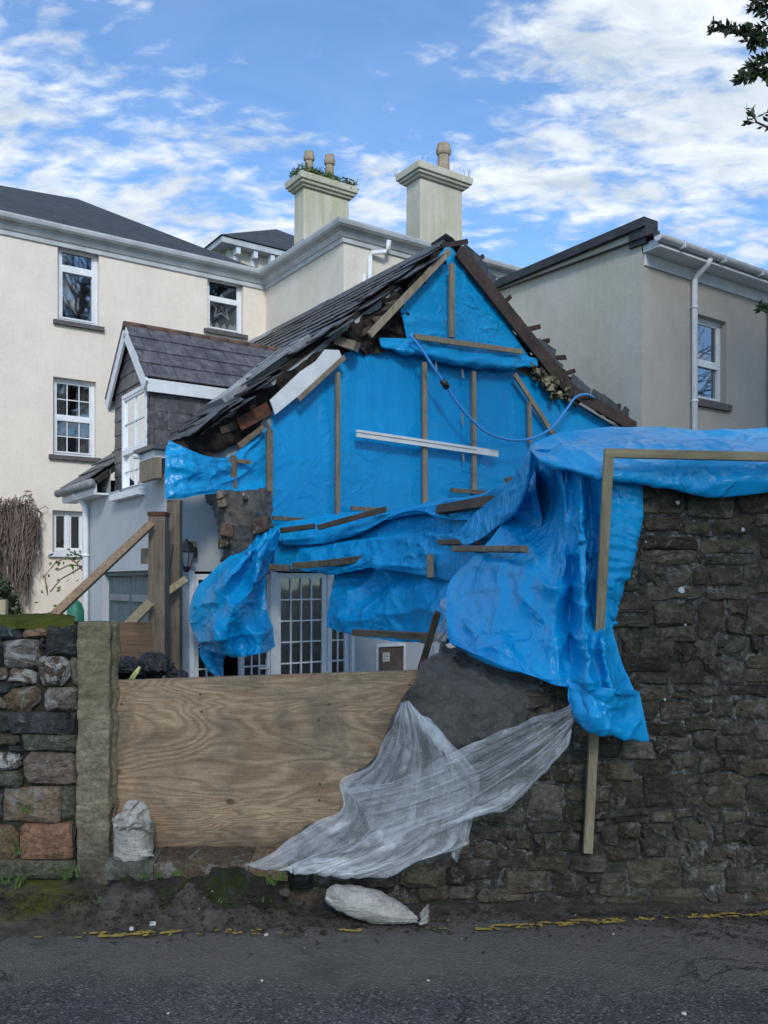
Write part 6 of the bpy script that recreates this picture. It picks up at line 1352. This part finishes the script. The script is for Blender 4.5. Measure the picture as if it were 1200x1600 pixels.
# bin bags
def bag(name, cx, cy, Y, rx, rz, label, seed):
    g = thing(name, P(cx, cy + rz, Y), label, 'bin bag'); m_ = MB(); n, k_ = 64, 44; c_ = P(cx, cy, Y); RX = rx / F * Y; RZ = rz / F * Y
    for j in range(k_ + 1):
        for i in range(n):
            t_ = 2 * math.pi * i / n; f = math.pi * j / k_; d = V(math.sin(f) * math.cos(t_), math.sin(f) * math.sin(t_), math.cos(f)); q = d * 2.2 + V(seed, 0, 0)
            vd = noise.voronoi(q * 1.4)[0]; k = 1 + .25 * noise.noise(q * .8) + .28 * (vd[1] - vd[0] - .3) + .09 * noise.noise(q * 4) + .12 * (1 - abs(noise.noise((t_ * 3, f * 1.1, seed))) * 3)
            m_.v.append(tuple(c_ + V(d.x * RX * k, d.y * RX * .7 * k, d.z * RZ * k)))
    for j in range(k_):
        for i in range(n): a, b_ = j * n + i, j * n + (i + 1) % n; m_.f.append((a, b_, b_ + n, a + n)); m_.mi.append(0)
    mk('bag', m_, M['bag'], g, True); return g
bag('bin_bag', 205, 1045, 5.6, 27, 17, 'left black bin bag with yellow tie behind the plywood, beside the gatepost', 2)
g2 = bag('bin_bag', 240, 1040, 5.75, 26, 19, 'taller black bin bag peeping over the plywood, right of the yellow tie', 6)
m_ = MB(); m_.tube([P(218, 1042, 5.35), P(214, 1052, 5.33), P(206, 1064, 5.33)], .008, 6); m_.tube([P(218, 1042, 5.35), P(211, 1050, 5.34), P(201, 1064, 5.34)], .007, 6); tag(mk('tie_string', m_, M['tie'], None), 'pale yellow tie string of the left bin bag', 'string')
bag('bin_bag', 276, 1056, 5.7, 16, 9, 'small black bag end just above the plywood right of the other bags', 9)

# ------------------------------------------------------------ plants and garden bits
def leafquad(m_, c_, size, r, asp=.35, dirv=None):
    d = dirv or V(r.gauss(0, 1), r.gauss(0, 1), r.gauss(0, 1)); d = d.normalized(); e = d.cross(V(r.gauss(0, 1), r.gauss(0, 1), r.gauss(0, 1))).normalized()
    m_.quad(c_, c_ + d * size * .45 + e * size * asp * .5, c_ + d * size, c_ + d * size * .45 - e * size * asp * .5)
r = random.Random(15)
tr = thing('oak_tree', (4.6, 6.6, 0), 'evergreen tree reaching leafy branch tips into the top right corner', 'tree')
m_ = MB(); m_.tube([(4.6, 6.6, -.1), (4.55, 6.6, 2), (4.4, 6.5, 4), (4.3, 6.4, 6), (4.2, 6.3, 7.6)], [.2, .17, .13, .09, .04], 10)
limbs = [((4.35, 6.45, 4.9), P(1168, 55, 6.0)), ((4.3, 6.4, 4.6), P(1180, 112, 6.1)), ((4.45, 6.5, 4.3), P(1180, 190, 6.1)), ((4.25, 6.4, 6.2), P(1190, 12, 6.0)), ((4.5, 6.55, 2.7), P(1205, 482, 6.2)), ((4.4, 6.5, 5.2), V(4.6, 5.0, 6.2)), ((4.4, 6.5, 5.2), V(5.6, 7.4, 6.4)), ((4.3, 6.4, 6), V(5.3, 5.8, 7.4))]
lf = MB()
for (a, b_) in limbs:
    a = Vector(a); b_ = Vector(b_); mid_ = a.lerp(b_, .5) + Z * .1; m_.tube([a, mid_, b_], [.035, .018, .007], 6)
mk('trunk', m_, M['bark'], tr, True)
def sprig(p, d, L_, n, size=.07):
    q = p + d * L_; lf.tube([p, p.lerp(q, .5) + V(0, 0, .01), q], [.005, .004, .002], 4, mi=1)
    for k in range(n):
        f = k / n; c_ = p.lerp(q, f); dd = (d + V(r.gauss(0, .8), r.gauss(0, .8), r.gauss(0, .8))); leafquad(lf, c_, size * r.uniform(.7, 1.2), r, .46, dd)
def pxsprig(x0, y0, x1, y1, n, Y=6.0, size=.062): a = P(x0, y0, Y); b_ = P(x1, y1, Y + r.uniform(-.1, .1)); sprig(a, (b_ - a).normalized(), (b_ - a).length, n, size)
for s_ in ((1168, 55, 1112, 34, 44), (1180, 58, 1130, 42, 40), (1150, 45, 1108, 50, 34), (1205, 62, 1150, 52, 46), (1205, 68, 1165, 64, 40), (1205, 40, 1160, 46, 30), (1205, 10, 1172, 12, 40), (1205, 2, 1175, 3, 30), (1210, 25, 1182, 20, 30), (1190, 58, 1172, 76, 20), (1205, 50, 1186, 66, 20),
           (1205, 105, 1152, 122, 60), (1205, 95, 1165, 105, 40), (1205, 115, 1150, 128, 50), (1210, 90, 1180, 92, 30), (1188, 115, 1158, 118, 34), (1210, 488, 1188, 482, 24), (1210, 478, 1190, 474, 14), (1205, 135, 1190, 110, 14)): pxsprig(*s_)
pxsprig(1182, 190, 1163, 168, 9); pxsprig(1182, 190, 1170, 172, 7); pxsprig(1178, 192, 1166, 193, 5); pxsprig(1205, 206, 1180, 190, 2); pxsprig(1208, 180, 1194, 176, 8); pxsprig(1210, 195, 1198, 190, 6)
for k in range(150):
    p = V(5.1 + r.gauss(0, .6), 6.2 + r.gauss(0, .8), 5.8 + r.gauss(0, .8))
    if 600 + p.x / max(p.y, 1) * F < 1225: continue
    d = V(r.gauss(0, 1), r.gauss(0, 1), r.gauss(0, .6)).normalized(); sprig(p, d, .3, 16, .06)
mk('foliage', lf, [M['leaf'], M['bark']], tr, stuff=True)
# dry creeper
cr = thing('dry_creeper', PA(-.6, 0, .1), 'mass of bare hanging creeper stems on the cream wall at the left', 'creeper')
m_ = MB()
for k in range(330):
    x = r.uniform(-60, 50) if k % 4 else r.uniform(20, 62); y = 776 + r.uniform(0, 30) + (max(0, x - 30)) * .6; L_ = r.uniform(60, 150) if x < 45 else r.uniform(30, 90)
    ds = r.uniform(.1, .32); pts = []
    for j in range(7):
        q = hit(x + r.gauss(0, 2.5), y + L_ * j / 6, PA(0, 0, ds), W_); x += r.uniform(-2.2, 2.2); pts.append(q)
    m_.tube(pts, r.uniform(.006, .012), 3, cap=False)
for k in range(120):
    x, y = r.uniform(-50, 55), r.uniform(776, 840); pts = []
    for j in range(6): pts.append(hit(x, y, PA(0, 0, r.uniform(.1, .3)), W_)); x += r.uniform(-11, 11); y += r.uniform(-7, 9)
    m_.tube(pts, .009, 3, cap=False)
mk('stems', m_, M['vine'], cr, stuff=True)
bu = thing('evergreen_bush', PA(-1.0, 0, .6), 'dark glossy evergreen bush under the creeper behind the mossy wall', 'bush')
m_ = MB()
for k in range(1500):
    x, y = r.gauss(0, 15), r.gauss(945, 25)
    if x > 32 or y < 895 + max(0, x) * 1.2: continue
    leafquad(m_, hit(x, y, PA(0, 0, r.uniform(.3, .8)), W_), .11, r, .45)
mk('foliage', m_, M['leaf'], bu, stuff=True)
rs = thing('climbing_rose', PA(.7, 0, .5), 'sparse bare climbing rose beside the white drainpipe', 'climber')
m_ = MB(); ll = MB()
for (pts_) in ([(140, 970), (150, 940), (146, 915), (150, 900), (130, 885), (110, 882), (90, 892)], [(148, 970), (150, 925), (155, 895), (150, 870), (156, 845), (152, 838)], [(146, 915), (120, 880), (105, 870), (85, 880), (70, 900), (75, 930)], [(150, 900), (140, 880), (125, 868), (110, 862)], [(150, 870), (140, 858), (132, 865)], [(130, 885), (95, 905), (80, 925)]):
    pp = [hit(x + r.gauss(0, 1), y, PA(0, 0, 1.2), W_) for x, y in pts_]; m_.tube(pp, .012, 4)
    for q in pp[1:]:
        for _ in range(4): leafquad(ll, q + V(r.gauss(0, .12), r.gauss(0, .1), r.gauss(0, .12)), .09, r, .5)
mk('stems', m_, M['vine'], rs); mk('leaves', ll, M['leaf2'], rs, stuff=True)
m_ = MB(); m_.lathe(P(118, 975, 9.5) - Z * .3, [(.085, 0), (.095, .3), (.09, .45), (.06, .53), (.03, .56)], 14); tag(mk('water_butt', m_, M['green_plastic'], None, True), 'green plastic butt just visible over the mossy wall', 'butt')
m_ = MB(); m_.beam(P(6, 1000, 6.5), P(6, 937, 6.5), .045, .045, V(0, 1, 0)); tag(mk('timber_stake', m_, M['wood_new'], None), 'short square timber stake above the mossy wall at the far left', 'stake')
def bare_tree(x, y, h, label, seed):
    r = random.Random(seed); m_ = MB()
    def grow(p, d, L_, rad, lv):
        pts = [p]; 
        for k in range(3): d = (d + V(r.gauss(0, .13), r.gauss(0, .13), r.gauss(.03, .08))).normalized(); pts.append(pts[-1] + d * L_ / 3)
        m_.tube(pts, [rad, rad * .88, rad * .78, rad * .66], 6 if lv < 2 else 3, cap=False)
        if lv == 6: return
        for k in range(4 if lv in (1, 2, 3) else 3 if lv < 5 else 2):
            ax = V(r.gauss(0, 1), r.gauss(0, 1), r.gauss(0, .5)).normalized(); nd = (d + ax * r.uniform(.45, .85)).normalized(); grow(pts[-1 - (k == 2)], nd, L_ * r.uniform(.66, .86), rad * r.uniform(.5, .66), lv + 1)
    t_ = thing('bare_tree', (x, y, 0), label, 'tree'); grow(V(x, y, -.1), V(0, 0, 1), h * .26, h * .026, 0); mk('branches', m_, M['bark'], t_)
bare_tree(8.8, 3.0, 20, 'tall leafless winter tree beside the road to the right of the view', 3)
bare_tree(10.6, 0.6, 19, 'leafless winter tree close behind the tallest bare one', 5)
bare_tree(13.2, 6.6, 19, 'leafless winter tree further down the road beyond the first bare one', 8)
# grass tufts, litter and chips on the verge
m_ = MB(); r = random.Random(31)
def tuft(p, n, h):
    for _ in range(n):
        d = V(r.gauss(0, .5), r.gauss(0, .35), 1).normalized(); b0 = p + V(r.gauss(0, .012), r.gauss(0, .01), 0); w = V(.003, 0, 0); mid_ = b0 + d * h * .6; tip = mid_ + V(d.x * 1.5, d.y, d.z * .3).normalized() * h * .5
        m_.quad(b0 - w, b0 + w, mid_ + w * .8, mid_ - w * .8); m_.quad(mid_ - w * .8, mid_ + w * .8, tip)
for (x, y, Y, n, h) in ((28, 1388, 4.85, 12, .07), (30, 1380, 4.88, 8, .07), (105, 1372, 4.86, 16, .09), (120, 1370, 4.8, 8, .07), (45, 1270, 4.9, 10, .07), (425, 1382, 4.62, 16, .06), (8, 1382, 4.85, 6, .06), (250, 1370, 4.66, 14, .04), (275, 1368, 4.66, 14, .04), (225, 1372, 4.66, 10, .035), (440, 1375, 4.62, 14, .05), (27, 1335, 4.88, 8, .12)): tuft(P(x, y, Y), n, h)
for _ in range(30): tuft(V(r.uniform(-1.55, -.6), r.uniform(4.62, 4.72), .09), 5, .03)
mk('grass', m_, M['leaf2'], None).__setitem__('kind', 'stuff')
m_ = MB()
def vz(x, y): f = max(0, min(1, (y - 4.28) / .75)); left = max(0, min(1, (.2 - x) / 1.2)); ex = max(0, min(1, (x + 1.62) / .15, (-.50 - x) / .2)); by = max(0, min(1, (y - 4.46) / .26)); return -.012 + (.03 + .085 * left) * f ** 1.3 + .012 + ex * by * by * (3 - 2 * by) * .10
for _ in range(2600):
    x = r.uniform(-2.3, 2.3); y = 4.72 - abs(r.gauss(0, .16)) if x > -1.6 else 4.8 - abs(r.gauss(0, .12))
    if -1.5 < x < .35 and r.random() < .5: y = r.gauss(4.58, .09)
    if x > .0 and r.random() < .4: continue
    if y > 4.82: continue
    s_ = r.uniform(.004, .019); c_ = V(x, y, max(.004, vz(x, y)) + r.uniform(0, .01)); a = r.uniform(0, 6.3); d = V(math.cos(a), math.sin(a), r.uniform(-.3, .3)) * s_; e = V(-math.sin(a), math.cos(a), r.uniform(-.4, .4)) * s_ * r.uniform(.2, .6)
    m_.quad(c_ - d, c_ + e + Z * s_ * .3, c_ + d, c_ - e)
mk('leaf_litter', m_, M['litter'], None).__setitem__('kind', 'stuff')
m_ = MB()
for k in range(26):
    x = r.uniform(-2.2, 2.2); y = 4.7 - abs(r.gauss(0, .25)); s_ = r.uniform(.0015, .0045)
    if k < 9: x, y, s_ = [(-.40, 3.44, .012), (1.25, 3.6, .007), (.2, 3.9, .006), (-.9, 3.6, .005), (-.55, 3.9, .006), (.9, 3.3, .004), (-1.3, 4.45, .01), (-1.2, 4.5, .014), (-.6, 4.4, .008)][k]
    c_ = V(x, y, max(.003, vz(x, y) if y > 4.3 else .004)); m_.beam(c_ - V(s_, 0, 0), c_ + V(s_, 0, 0), s_ * 1.3, s_, Z, jit=s_ * .4)
mk('pale_chips', m_, M['chip'], None).__setitem__('kind', 'stuff')
for k, (x, y, sc2) in enumerate(((1010 / 2, 1460, .02), (445, 1408, .03), (600 - 87, 1416, .03), (300, 1420, .014))):
    p = gy(x, y) if k != 1 else P(445, 1398, 4.6); m_ = MB(); rr = random.Random(k)
    m_.lathe(p, [(sc2 * .7, 0), (sc2, sc2 * .4), (sc2 * .8, sc2 * .9), (sc2 * .2, sc2 * 1.1)], 7); m_.v = [(v_[0] + rr.uniform(-1, 1) * sc2 * .2, v_[1] + rr.uniform(-1, 1) * sc2 * .2, v_[2]) for v_ in m_.v]
    tag(mk('loose_stone', m_, M['stone_wall'], None), ['small dark lump on the worn yellow line left of the sandbag', 'brown loose stone at the right foot of the stone threshold', 'dark loose stone at the left end of the lying sandbag', 'small dark pebble on the dirt in front of the threshold'][k], 'stone')
print('objects', len(bpy.data.objects))
